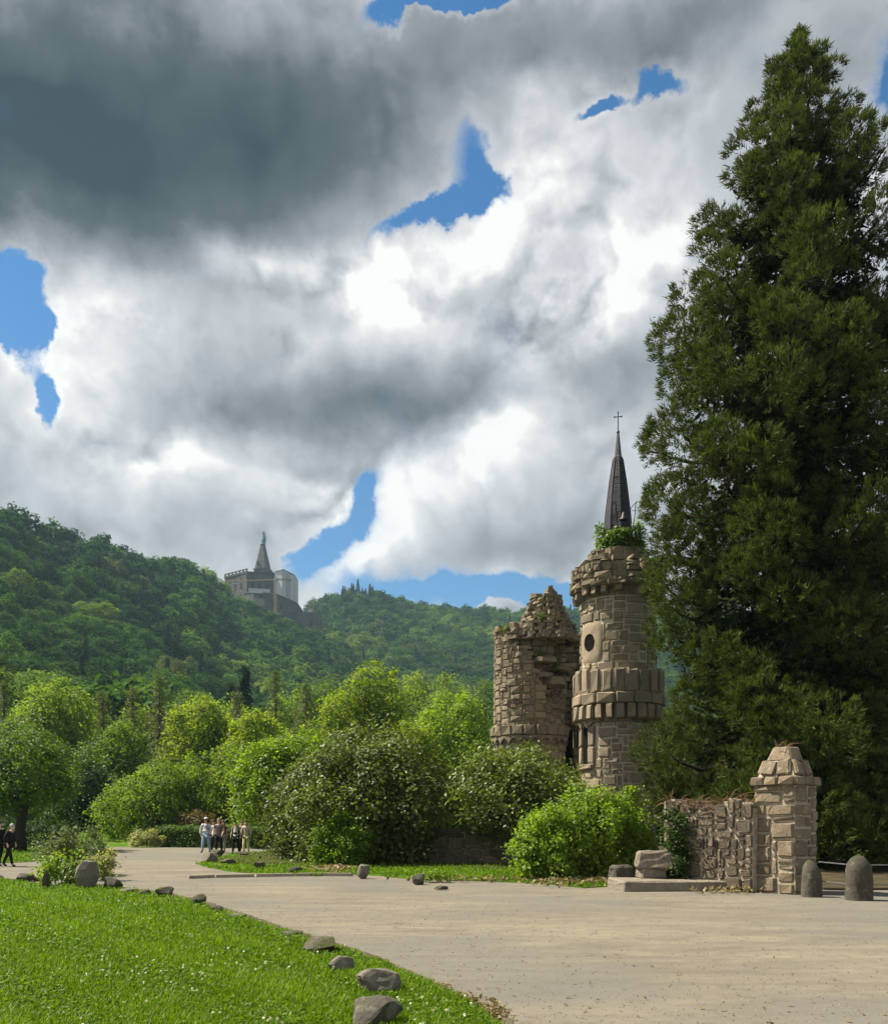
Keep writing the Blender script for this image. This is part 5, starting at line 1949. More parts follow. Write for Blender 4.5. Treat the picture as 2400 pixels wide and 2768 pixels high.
# ------------------------------------------------------------------ boulders that edge the grass
def boulder(label, cx, by, wpx, hpx, sd, sub=2, elong=0.75, flat_top=False, group='boulders along the grass', name='boulder', sink=0.12):
    rng = np.random.default_rng(sd)
    p = gd(cx, by)
    w, h = wpx * K / FPX * p.y, hpx * K / FPX * p.y * 1.05
    bm = bmesh.new()
    bmesh.ops.create_icosphere(bm, subdivisions=sub, radius=1.0)
    pl = []
    for i in range(11):
        n = unit(rng.normal(0, 1, (1, 3)) * np.array([[1, 1, 0.8]]))[0]
        pl.append((n, rng.uniform(0.48, 0.80)))
    pl.append((np.array([rng.normal(0, .15), rng.normal(0, .15), 1.0]), 0.62 if flat_top else 0.85))
    for v in bm.verts:
        c = np.array(v.co)
        for n, hgt in pl:
            k = c @ n
            if k > hgt:
                c = c - n * (k - hgt)
        c = c + rng.normal(0, 0.012, 3)
        v.co = c
    mx = max(v.co.x for v in bm.verts) - min(v.co.x for v in bm.verts)
    z0, z1 = min(v.co.z for v in bm.verts), max(v.co.z for v in bm.verts)
    for v in bm.verts:
        v.co.x *= w / mx
        v.co.y *= w / mx * elong
        v.co.z = (v.co.z - z0) / (z1 - z0) * (h * (1 + sink)) - h * sink
    me = D.meshes.new(name)
    bm.to_mesh(me)
    bm.free()
    me.materials.append(M['paleboulder'] if label.split(' in ')[0].split(' at ')[0].split(' lying')[0].split(' next')[0].split(' right of')[0].count('pale') + ('light grey top' in label) else D.materials['red_sandstone'] if 'reddish' in label and 'beside a reddish' not in label else M['boulder'])
    me.polygons.foreach_set('use_smooth', np.zeros(len(me.polygons), bool))
    o = obj(name, me, None, (p.x, p.y + w * elong * 0.4, 0.02))
    o.rotation_euler = (0, 0, rng.uniform(-0.3, 0.3))
    return tag(o, label, 'boulder', group)


def build_boulders():
    for i, (lab, cx, by, w, h, ft) in enumerate((
            ('large dark mossy boulder nearest to the viewer on the lawn', 750, 2092, 104, 66, False),
            ('pale topped angular boulder with a steep dark front on the lawn', 756, 2018, 90, 54, False),
            ('small rounded boulder with light grey top, third along the lawn edge', 690, 1974, 54, 38, False),
            ('flat topped grey boulder farthest back of the four big lawn boulders', 650, 1931, 70, 33, True),
            ('low mossy stone almost sunk in the grass behind the flat topped boulder', 588, 1896, 48, 12, True),
            ('thin sunk stone left of the low mossy stone', 560, 1883, 30, 7, True),
            ('thin pale flat slab lying at the edge of the lawn', 473, 1857, 46, 9, True),
            ('small dark stone next to the thin pale slab', 437, 1846, 30, 15, False),
            ('dark angular stone on the lawn rim before the small dark stone', 398, 1829, 36, 21, False),
            ('rounded brown stone at the bend of the lawn rim', 330, 1813, 38, 20, False),
            ('low brown stone left of the rounded brown stone', 288, 1808, 28, 9, False),
            ('pale flat stone in front of the path shrubs', 255, 1803, 34, 7, True),
            ('dark boulder at the right foot of the path shrubs', 220, 1797, 42, 24, False),
            ('tall pale topped boulder among the path shrubs', 176, 1797, 48, 56, False),
            ('narrow upright dark stone left of the path shrubs', 92, 1795, 14, 34, False),
            ('low brown stone on the left lawn rim beside a reddish one', 46, 1780, 38, 15, False),
            ('small reddish stone beside the low brown stone', 74, 1779, 26, 10, False),
            ('tiny stone at the far left end of the lawn rim', 1, 1776, 14, 8, False))):
        boulder(lab, cx, by, w, h, 400 + i, 3 if i < 4 else 2, 0.8, ft)
    for i, (lab, cx, by, w, h, ft) in enumerate((
            ('squared pale topped stone standing on the plaza rim by the verge', 731, 1774, 27, 27, True),
            ('small rough stone at the lower rim of the verge', 592, 1764, 28, 14, False),
            ('dark squared stone on the verge grass', 522, 1756, 23, 17, True),
            ('angular pale stone at the tip of the verge', 424, 1742, 36, 20, False),
            ('dark stone behind the angular stone at the verge tip', 436, 1730, 30, 14, False),
            ('flat stone right of the angular stone at the verge tip', 458, 1746, 34, 11, True),
            ('flat dark stone on the path rim near the walkers', 489, 1728, 24, 8, True),
            ('pale flat stone between the walkers and the pollard', 548, 1722, 24, 8, True),
            ('round stone lying on the plaza beside a green weed', 846, 1786, 26, 19, False),
            ('thin flat stone out on the plaza', 892, 1797, 30, 7, True))):
        boulder(lab, cx, by, w, h, 450 + i, 2, 0.8, ft, 'stones along the verge', 'stone')


build_boulders()


def build_kerb():
    t = D.objects.new('kerb', None)
    COL.objects.link(t)
    tag(t, kind='structure')
    pts = [gd(386, 1772), gd(440, 1770), gd(520, 1768.5), (gd(600, 1767)), gd(655, 1766.5), gd(715, 1767)]
    pts = [p + Vector((0, -0.35, 0)) for p in pts]
    M['kerb'] = stone_mat('kerb_stone', [(0.30, 0.26, 0.20), (0.36, 0.31, 0.24)], stain=0.3)
    for a, b in zip(pts, pts[1:]):
        L = (b - a).length
        n = max(1, int(L / 0.9))
        for k in range(n):
            c = a.lerp(b, (k + .5) / n)
            mb = MB()
            mb.box((0, 0, 0.02), (L / n - 0.015, 0.16, 0.14), 0, 0.94)
            o = mb.build('kerb_stone', M['kerb'], t, False, c)
            o.rotation_euler = (0, 0, math.atan2(b.y - a.y, b.x - a.x))


build_kerb()


# ------------------------------------------------------------------ grass
M['blade'] = leaf_mat('grass_blades', (0.050, 0.105, 0.004), (0.150, 0.250, 0.010), 0.4, 0.5, 0.2)
M['petal'] = leaf_mat('clover_petals', (0.60, 0.60, 0.52), (0.80, 0.80, 0.76), 0.2)


def scatter_in(rng, poly, n, r0, r1, umax=0.56):
    """points of a polygon, evenly spread over the rows of the view so that near ground is denser"""
    y = rng.uniform(r0, r1, n * 3)
    d = EYE * FPX / (y - HY)
    x = rng.uniform(-umax, umax, n * 3) * d
    ok = in_poly(x, d, poly)
    return x[ok][:n], d[ok][:n]


def grass(name, poly, n, r0, r1, hmin, hmax, w, seed, z=0.02, mat=None, lean=0.5):
    rng = np.random.default_rng(seed)
    x, y = scatter_in(rng, poly, n, r0, r1)
    m = len(x)
    patch = 0.5 + 0.25 * np.sin(x * 1.7 + 0.6) * np.sin(y * 1.3) + 0.25 * np.sin(x * 4.1 + y * 3.3)
    h = rng.uniform(hmin, hmax, m) * (0.65 + 0.6 * patch)
    a = rng.uniform(0, 6.283, m)
    base = np.stack([x, y, np.full(m, z)], 1)
    sd = np.stack([np.cos(a), np.sin(a), np.zeros(m)], 1) * (w * rng.uniform(.6, 1.3, m) * (0.7 + y / 22))[:, None]
    ln = np.stack([np.cos(a + 1.57), np.sin(a + 1.57), np.zeros(m)], 1) * (h * lean * rng.normal(0, 1, m))[:, None]
    tip = base + ln + np.array([0, 0, 1]) * h[:, None]
    mid = base + ln * 0.35 + np.array([0, 0, 1]) * (h * 0.6)[:, None]
    v = np.stack([base - sd, base + sd, mid + sd * 0.8, tip, mid - sd * 0.8], 1).reshape(-1, 3)
    i = np.arange(m)[:, None] * 5
    f = np.concatenate([i + np.array([[0, 1, 2]]), i + np.array([[0, 2, 4]]), i + np.array([[4, 2, 3]])], 1)
    tone = np.repeat(np.clip(0.15 + 0.6 * patch + rng.normal(0, .2, m), 0, 1), 5)
    o = obj(name, mesh_np(name, v, np.full(m * 3, 3), f, mat or M['blade'], tone))
    tag(o, kind='stuff')
    return o


def build_grass():
    rng = np.random.default_rng(90)
    grass('grass', lawn_poly, 85000, 2366, 2830, 0.05, 0.11, 0.0062, 91)
    grass('verge_grass', verge_poly, 26000, 2295, 2400, 0.05, 0.12, 0.009, 92)
    grass('far_grass', far_lawn_poly, 12000, 2283, 2350, 0.06, 0.13, 0.010, 93)
    # clover leaves and flowers in the lawn
    x, y = scatter_in(rng, lawn_poly, 26000, 2366, 2830)
    c = np.stack([x, y, rng.uniform(0.04, 0.09, len(x))], 1)
    nr = unit(rng.normal(0, .45, (len(x), 3)) + np.array([0, 0, 1.0]))
    s = rng.uniform(.02, .04, len(x)) * (0.8 + y / 40)
    v = leaf_geo(c, nr, rng.normal(0, 1, (len(x), 3)), s * 1.3, s)
    tag(obj('clover', leaf_mesh('clover', v, rng.uniform(.3, 1, len(x)), M['blade'])), kind='stuff')
    x, y = scatter_in(rng, lawn_poly, 520, 2372, 2830)
    keep = rng.random(len(x)) < 0.12 + 0.88 * (np.sin(x * 1.3 + 2) * np.sin(y * 1.1 + 1) + 0.4 * np.sin(x * 3.7 + y * 2.9) > 0.42)
    x, y = x[keep], y[keep]
    n = len(x)
    k = 6
    i = np.repeat(np.arange(n), k)
    c = np.stack([x, y, rng.uniform(0.07, 0.12, n)], 1)[i]
    dd = unit(rng.normal(0, 1, (n * k, 3)) + np.array([0, 0, .5]))
    v = leaf_geo(c + dd * 0.008, dd, rng.normal(0, 1, (n * k, 3)), np.full(n * k, .022), np.full(n * k, .018))
    tag(obj('clover_flowers', leaf_mesh('clover_flowers', v, rng.uniform(0, 1, n * k), M['petal'])), kind='stuff')
    # leaf litter and creepers along the rim of the planting
    P = []
    for (cx, cy, sx, sy, n) in ((670, 1757, 45, 7, 420), (1150, 1782, 60, 8, 700), (1235, 1781, 40, 6, 400), (1480, 1800, 60, 5, 160), (980, 1779, 120, 3, 160), (985, 2050, 26, 20, 420), (935, 2025, 30, 12, 240), (880, 2000, 26, 8, 120)):
        for q in range(n):
            g = gd(cx + rng.normal(0, sx * .6), cy + rng.normal(0, sy * .5))
            P.append((g.x, g.y, rng.uniform(0.03, 0.14)))
    P = np.array(P)
    P[:, 2] *= np.clip(P[:, 1] / 22, 0.3, 1)
    nr = unit(rng.normal(0, .6, (len(P), 3)) + np.array([0, -.2, 1.0]))
    s = rng.uniform(.06, .13, len(P)) * np.clip(P[:, 1] / 20, 0.22, 1)
    v = leaf_geo(P, nr, rng.normal(0, 1, (len(P), 3)), s * 1.4, s * .8)
    tag(obj('leaf_litter', leaf_mesh('leaf_litter', v, rng.uniform(0, 1, len(P)), M['litter'])), kind='stuff')
    # scraps and grit lying on the plaza
    x, y = scatter_in(rng, plaza_poly, 480, 2400, 2800)
    x = x + 0
    ok = ~in_poly(x, y, lawn_poly)
    x, y = x[ok], y[ok]
    c = np.stack([x, y, np.full(len(x), 0.012)], 1)
    s = rng.uniform(.010, .035, len(x))
    v = leaf_geo(c, unit(rng.normal(0, .25, (len(x), 3)) + np.array([0, 0, 1.0])), rng.normal(0, 1, (len(x), 3)), s * 1.8, s)
    tag(obj('scattered_leaves', leaf_mesh('scattered_leaves', v, rng.uniform(0, .7, len(x)), M['litter'])), kind='stuff')
    # loose grit and pebbles
    x, y = scatter_in(rng, plaza_poly, 5200, 2330, 2820)
    ok = ~in_poly(x, y, lawn_poly)
    x, y = x[ok], y[ok]
    n = len(x)
    s = rng.uniform(.005, .016, n) * (0.7 + y / 30)
    base = np.array([(1, 0, 0), (0, 1, 0), (-1, 0, 0), (0, -1, 0), (0, 0, .7)])
    an = rng.uniform(0, 6.28, n)
    rot = np.stack([np.cos(an), np.sin(an)], 1)
    bx = base[None, :, 0] * rot[:, :1] - base[None, :, 1] * rot[:, 1:] * 0.7
    by = base[None, :, 0] * rot[:, 1:] + base[None, :, 1] * rot[:, :1] * 0.7
    v = np.stack([x[:, None] + bx * s[:, None], y[:, None] + by * s[:, None], base[None, :, 2] * s[:, None] + 0.001], 2).reshape(-1, 3)
    f = (np.arange(n)[:, None] * 5 + np.array([[0, 1, 4, 1, 2, 4, 2, 3, 4, 3, 0, 4]]))
    tag(obj('pebbles', mesh_np('pebbles', v, np.full(n * 4, 3), f, stone_mat('pebble', [(0.10, 0.09, 0.075), (0.22, 0.195, 0.155), (0.30, 0.27, 0.22), (0.16, 0.14, 0.11)], stain=0.1))), kind='stuff')
    # small weed beside the round stone
    g = gd(880, 1781)
    w = thing('weed', 'small green weed on the plaza rim beside the round stone', 'plant', (g.x, g.y, 0))
    pts = rng.normal(0, 1, (60, 3)) * np.array([.28, .15, .1]) + np.array([0, 0, .18])
    v, tone = clumps(rng, pts, unit(pts * np.array([1, 1, 1])), 8, .05, .10, .045)
    obj('foliage', leaf_mesh('foliage', v, tone, M['fresh']), w)


build_grass()

# ------------------------------------------------------------------ the monument on the hill
def build_monument():
    d = 700.0
    X = lambda c: (500 + 0.279 * c - CX) / FPX * d
    Z = lambda c: zrow(1350 + 0.279 * c, d)
    u = 0.279 / FPX * d
    M['tuff'] = stone_mat('grey_tuff', [(0.084, 0.078, 0.076), (0.105, 0.098, 0.095)], dark=(0.04, 0.038, 0.038), fine=0.5, stain=0.5)
    M['copper'] = plain('green_copper', (0.115, 0.235, 0.200), 0.7, 0.3, 0, 0.3, 0.8)
    M['sheeting'] = plain('white_sheeting', (0.46, 0.47, 0.49), 0.7, 0.3, 0, 0.06, 0.2)
    M['craneorange'] = plain('crane_paint', (0.40, 0.26, 0.16), 0.6, 0.3)
    M['dullvoid'] = plain('window_dark', (0.02, 0.02, 0.022), 0.6, 0.3)
    t = thing('octagon_castle', 'massive grey hilltop castle building with round arched windows and stone pyramid', 'building', (0, 0, 0))
    foot = [(X(340), d + 16), (X(600), d), (X(862), d + 3), (X(862), d + 40), (X(340), d + 44)]
    b = MB()
    b.prism(foot, Z(1160), Z(712))
    b.build('wall', M['tuff'], t)
    cn = MB()
    off = lambda k: [(x + (k if x > X(600) - 1 else -k * .6), y - k if y < d + 20 else y) for x, y in foot]
    cn.prism(off(0.9), Z(712), Z(700))
    cn.prism(off(0.4), Z(930), Z(922))
    cn.build('cornice', M['tuff'], t)
    bal = MB()
    A, B = Vector((X(345), d + 16)), Vector((X(600), d + 0.5))
    C_ = Vector((X(620), d + 0.6))
    ang = math.atan2(B.y - A.y, B.x - A.x)
    L = (B - A).length
    for k in range(7):
        c = A.lerp(B, k / 6)
        bal.box((c.x, c.y, Z(684)), (1.0, 1.0, Z(668) - Z(700)), ang)
    for zz in (Z(672), Z(694)):
        c = (A + B) / 2
        bal.box((c.x, c.y, zz), (L, 0.8, 0.6), ang)
    bal.build('balustrade', M['tuff'], t)

    def window(p, rz, w, h, arched=True, group=None):
        n = 8
        out = [(-w / 2, -h / 2), (w / 2, -h / 2)]
        if arched:
            out += [(w / 2 * math.cos(k / n * math.pi), h / 2 - w / 2 + w / 2 * math.sin(k / n * math.pi)) for k in range(n + 1)]
        else:
            out += [(w / 2, h / 2), (-w / 2, h / 2)]
        # reveal standing proud as a frame, the dark opening set inside
        fr = MB()
        m = len(out)
        big = [(x * 1.28, z * 1.12) for x, z in out]
        fr.add([(x, -0.25, z) for x, z in big] + [(x, -0.25, z) for x, z in out] + [(x, 0.5, z) for x, z in out] + [(x, 0.5, z) for x, z in big],
               [q for k in range(m) for q in ((k, (k + 1) % m, m + (k + 1) % m, m + k), (m + k, m + (k + 1) % m, 2 * m + (k + 1) % m, 2 * m + k), (3 * m + k, 3 * m + (k + 1) % m, (k + 1) % m, k))])
        f = fr.build('window', M['tuff'], t, False, p)
        f.rotation_euler = (0, 0, rz)
        pn = MB()
        pn.add([(x, -0.05, z) for x, z in out], [tuple(range(m))])
        pn.build('pane', M['dullvoid'], f)
    def on(a, b_, c):
        (x0, y0), (x1, y1) = foot[a], foot[b_]
        f = (X(c) - x0) / (x1 - x0)
        return x0 + (x1 - x0) * f, y0 + (y1 - y0) * f, math.atan2(y1 - y0, x1 - x0)
    for c, y, w, h, ar in ((465, 822, 20, 48, False), (535, 825, 20, 52, False), (465, 756, 22, 22, True), (535, 757, 22, 22, True), (530, 915, 18, 24, True), (582, 915, 20, 44, True), (400, 822, 20, 48, False), (400, 756, 22, 22, True)):
        px_, py_, rz = on(0, 1, c)
        window((px_, py_, Z(y)), rz, w * u * 1.15, h * u, ar)
    for c, y, w, h, ar in ((655, 830, 26, 60, True), (722, 835, 28, 64, True), (795, 845, 26, 62, True), (655, 775, 20, 18, False), (727, 776, 20, 18, False), (797, 782, 20, 18, False)):
        px_, py_, rz = on(1, 2, c)
        window((px_, py_, Z(y)), rz, w * u, h * u, ar)
    pil = MB()
    for c in (604, 625, 690, 760, 830, 856):
        px_, py_, rz = on(1, 2, c)
        pil.box((px_, py_, Z(825)), (9 * u, 0.7, Z(722) - Z(925)), rz)
    pil.build('pilaster', M['tuff'], t)
    # drum, pyramid
    cx, cy = X(712), d + 18
    dr = MB()
    q = math.pi / 4
    dr.lathe([(150 * u, Z(712)), (128 * u, Z(698)), (92 * u, Z(690)), (90 * u, Z(634)), (98 * u, Z(628)), (100 * u, Z(619)), (82 * u, Z(615)), (24 * u, Z(376)), (28 * u, Z(374)), (28 * u, Z(366)), (0.3, Z(365))], 4, (cx, cy), q * .55, q * .55 + 2 * math.pi)
    dr.build('pyramid', M['tuff'], t)
    fa = q * .55 + math.pi + q                       # the face that looks down the hill
    for c, y, w, h in ((730, 655, 24, 46), (730, 562, 20, 38), (729, 497, 16, 24), (727, 440, 13, 20)):
        rr = np.interp(Z(y), [Z(690), Z(634), Z(615), Z(376)], [92 * u, 90 * u, 82 * u, 24 * u]) * math.cos(q)
        a_ = -1.5708 + 0.14
        k = rr / math.cos(0.14) if y > 620 else rr
        window((X(c), cy - rr * 1.02 - 0.2, Z(y)), 0.0, w * u, h * u, True)
    for c, y, w, h in ((650, 650, 16, 32), (668, 560, 12, 34)):
        rr = np.interp(Z(y), [Z(690), Z(634), Z(615), Z(376)], [92 * u, 90 * u, 82 * u, 24 * u])
        window((X(c), cy - rr * 0.66, Z(y)), R(-32), w * u, h * u, True)
    ped = MB()
    ped.box((cx + 8 * u, cy, Z(352)), (36 * u, 36 * u, Z(332) - Z(372)), 0.3, 0.85)
    ped.box((cx + 8 * u, cy, Z(331)), (42 * u, 42 * u, 1.0), 0.3)
    ped.build('pedestal', M['copper'], t)
    # terrace walls below
    w1 = thing('terrace_wall', 'curved grey retaining wall with arches below the hilltop castle', 'wall', (0, 0, 0))
    tp = [(588, 932, -6), (700, 945, -14), (820, 962, -18), (930, 975, -18), (1020, 1003, -14), (1108, 1035, -8)]
    mb = MB()
    vs = []
    for c, y, o_ in tp:
        vs += [(X(c), d + o_, Z(1250)), (X(c), d + o_, Z(y)), (X(c), d + o_ + 14, Z(y))]
    mb.add(vs, [q_ for k in range(len(tp) - 1) for q_ in ((k * 3, (k + 1) * 3, (k + 1) * 3 + 1, k * 3 + 1), (k * 3 + 1, (k + 1) * 3 + 1, (k + 1) * 3 + 2, k * 3 + 2))] + [(0, 1, 2), ((len(tp) - 1) * 3, (len(tp) - 1) * 3 + 2, (len(tp) - 1) * 3 + 1)])
    mb.box((X(1108), d + 8, (Z(1035) + Z(1250)) / 2), (1.2, 32, Z(1035) - Z(1250)))
    mb.build('wall', M['tuff'], w1)
    cp = MB()
    for (c0, y0, o0), (c1, y1, o1) in zip(tp, tp[1:]):
        cp.tube([(X(c0), d + o0 - .1, Z(y0)), (X(c1), d + o1 - .1, Z(y1))], 0.5, 5)
    cp.build('coping', M['tuff'], w1)
    for c, y, w, h, o_ in ((785, 992, 40, 30, -17.3), (910, 1072, 24, 60, -18.6), (968, 1085, 18, 60, -16.9)):
        n = 8
        W, H_ = w * u, h * u
        out = [(-W / 2, -H_ / 2), (W / 2, -H_ / 2)] + [(W / 2 * math.cos(k / n * math.pi), H_ / 2 - W / 2 + W / 2 * math.sin(k / n * math.pi)) for k in range(n + 1)]
        p = MB()
        p.add([(x, 0, z) for x, z in out], [tuple(range(len(out)))])
        p.build('arch_opening', M['dullvoid'], w1, False, (X(c), d + o_ - 0.25, Z(y)))
    w2 = thing('lower_wall', 'lower grey terrace wall right of the curved retaining wall', 'wall', (0, 0, 0))
    mb = MB()
    mb.prism([(X(960), d - 10), (X(1120), d - 16), (X(1322), d - 10), (X(1322), d + 10), (X(960), d + 10)], Z(1330), Z(1132))
    mb.build('wall', M['tuff'], w2)
    for y in (1212, 1245):
        p = MB()
        p.box((0, 0, 0), (20 * u, 0.3, 20 * u))
        p.build('opening', M['dullvoid'], w2, False, (X(1250), d - 12.7, Z(y)))
    # white band of site hoarding, sheeted scaffold
    ho = thing('hoarding', 'white site hoarding along the foot of the hilltop castle', 'hoarding', (0, 0, 0))
    for k in range(10):
        mb = MB()
        c0 = 665 + 20.2 * k
        yy = 938 + 1.1 * k
        mb.box((X(c0 + 10), d - 17.5, Z(yy)), (20 * u - .05, 0.2, 44 * u))
        mb.build('panel', M['sheeting'], ho)
    sc = thing('sheeted_scaffold', 'tall scaffold wrapped in white sheeting beside the castle', 'scaffold', (0, 0, 0))
    mb = MB()
    f = [(X(866), d + 2), (X(950), d - 1), (X(1050), d + 9), (X(1050), d + 24), (X(866), d + 24)]
    mb.prism(f, Z(1010), Z(705))
    z0, z1 = Z(705), Z(679)
    mb.add([(f[0][0], f[0][1], Z(692)), (f[1][0], f[1][1], z1), (f[2][0], f[2][1], Z(718) + 1.0), (f[3][0], f[3][1], Z(718) + 1.0), (f[4][0], f[4][1], Z(692)),
            (f[0][0], f[0][1], z0), (f[1][0], f[1][1], z0), (f[2][0], f[2][1], z0 - .5), (f[3][0], f[3][1], z0 - .5), (f[4][0], f[4][1], z0)],
           [(0, 1, 2, 3, 4), (0, 5, 6, 1), (1, 6, 7, 2), (2, 7, 8, 3), (3, 8, 9, 4), (4, 9, 5, 0)])
    mb.build('sheeting', M['sheeting'], sc)
    M['pole'] = plain('scaffold_pole', (0.16, 0.16, 0.17), 0.5, 0.4, 0.4)
    for c, yy in ((866, 4.0), (905, 1.2), (950, -2.2), (985, 0.6), (1000, 1.8), (1012, 2.8), (1050, 6)):
        p = MB()
        p.tube([(X(c), d + yy - .2, Z(1020)), (X(c), d + yy - .2, Z(688 if c < 960 else 708))], 0.22, 5)
        p.build('standard', M['pole'], sc)
    tp_ = MB()
    tp_.tube([(f[0][0], f[0][1] - .2, Z(692)), (f[1][0], f[1][1] - .3, z1), (f[2][0], f[2][1] - .2, Z(718) + 1.0)], 0.35, 5)
    tp_.build('roof_edge', M['pole'], sc)
    sh = thing('site_hut', 'small grey and yellow site structure right of the castle', 'hut', (0, 0, 0))
    mb = MB()
    mb.box((X(1222), d - 2, Z(1095)), (52 * u, 4, 60 * u))
    mb.build('cabin', M['sheeting'], sh)
    mb = MB()
    for c in (1165, 1200, 1245):
        mb.tube([(X(c), d - 4.3, Z(1130)), (X(c), d - 4.3, Z(1030))], 0.25, 5)
    for y in (1040, 1072, 1108):
        mb.tube([(X(1160), d - 4.3, Z(y)), (X(1255), d - 4.3, Z(y))], 0.22, 5)
    mb.build('frame', M['pole'], sh)
    mb = MB()
    mb.box((X(1248), d - 3, Z(1050)), (16 * u, 2, 70 * u))
    mb.build('mast', plain('yellow_paint', (0.42, 0.30, 0.08), 0.6, 0.3), sh)

    # the crane
    dc = d - 26
    X = lambda c: (500 + 0.279 * c - CX) / FPX * dc
    Z = lambda c: zrow(1350 + 0.279 * c, dc)
    cr = thing('tower_crane', 'orange lattice tower crane in front of the hilltop castle', 'crane', (X(876), d - 26, 0))
    def lattice(p0, p1, w, n, r):
        mb = MB()
        p0, p1 = Vector(p0), Vector(p1)
        ax = (p1 - p0).normalized()
        s1 = ax.cross(Vector((0, 1, 0))).normalized() * w
        s2 = Vector((0, 1, 0)) * w
        cs = [s1 + s2, s1 - s2, -s1 - s2, -s1 + s2]
        for c in cs:
            mb.tube([p0 + c, p1 + c], r, 4)
        for k in range(n):
            a, b_ = p0.lerp(p1, k / n), p0.lerp(p1, (k + 1) / n)
            for j in range(4):
                mb.tube([a + cs[j], b_ + cs[(j + 1) % 4]], r * .7, 3)
                mb.tube([a + cs[j], a + cs[(j + 1) % 4]], r * .7, 3)
        return mb
    lattice((0, 0, Z(1120)), (0, 0, Z(780)), 0.75, 14, 0.13).build('mast', M['craneorange'], cr)
    lattice((0, 0, Z(778)), (X(330) - X(876), 0, Z(792)), 0.34, 26, 0.07).build('jib', M['craneorange'], cr)
    lattice((0, 0, Z(776)), (X(1028) - X(876), 0, Z(774)), 0.42, 10, 0.12).build('counter_jib', M['pole'], cr)
    mb = MB()
    mb.box((0.4, 0, Z(768)), (2.2, 2.0, 2.4))
    mb.build('cab', M['sheeting'], cr)
    mb = MB()
    mb.box((X(1015) - X(876), 0, Z(780)), (2.4, 1.6, 1.6))
    mb.build('counterweight', M['pole'], cr)
    Z = lambda c: zrow(1350 + 0.279 * c, d)
    return cx + 8 * u, cy, Z(329), Z(229)


MON = build_monument()


# ------------------------------------------------------------------ figures
def skin_figure(name, pts, edges, root, mat, parent, sub=1):
    """one continuous surface grown round a skeleton: pts {key: (x, y, z, radius[, radius2])}"""
    keys = list(pts)
    me = D.meshes.new(name)
    me.from_pydata([pts[k][:3] for k in keys], [(keys.index(a), keys.index(b)) for a, b in edges], [])
    o = obj(name, me, parent)
    md = o.modifiers.new('skin', 'SKIN')
    md.use_smooth_shade = True
    md.branch_smoothing = 0.3
    for i, k in enumerate(keys):
        sv = me.skin_vertices[0].data[i]
        r1 = pts[k][3]
        r2 = pts[k][4] if len(pts[k]) > 4 else r1
        sv.radius = (r1, r2)
        sv.use_root = (k == root)
    ss = o.modifiers.new('smooth', 'SUBSURF')
    ss.levels = ss.render_levels = sub
    me.materials.append(mat)
    return o


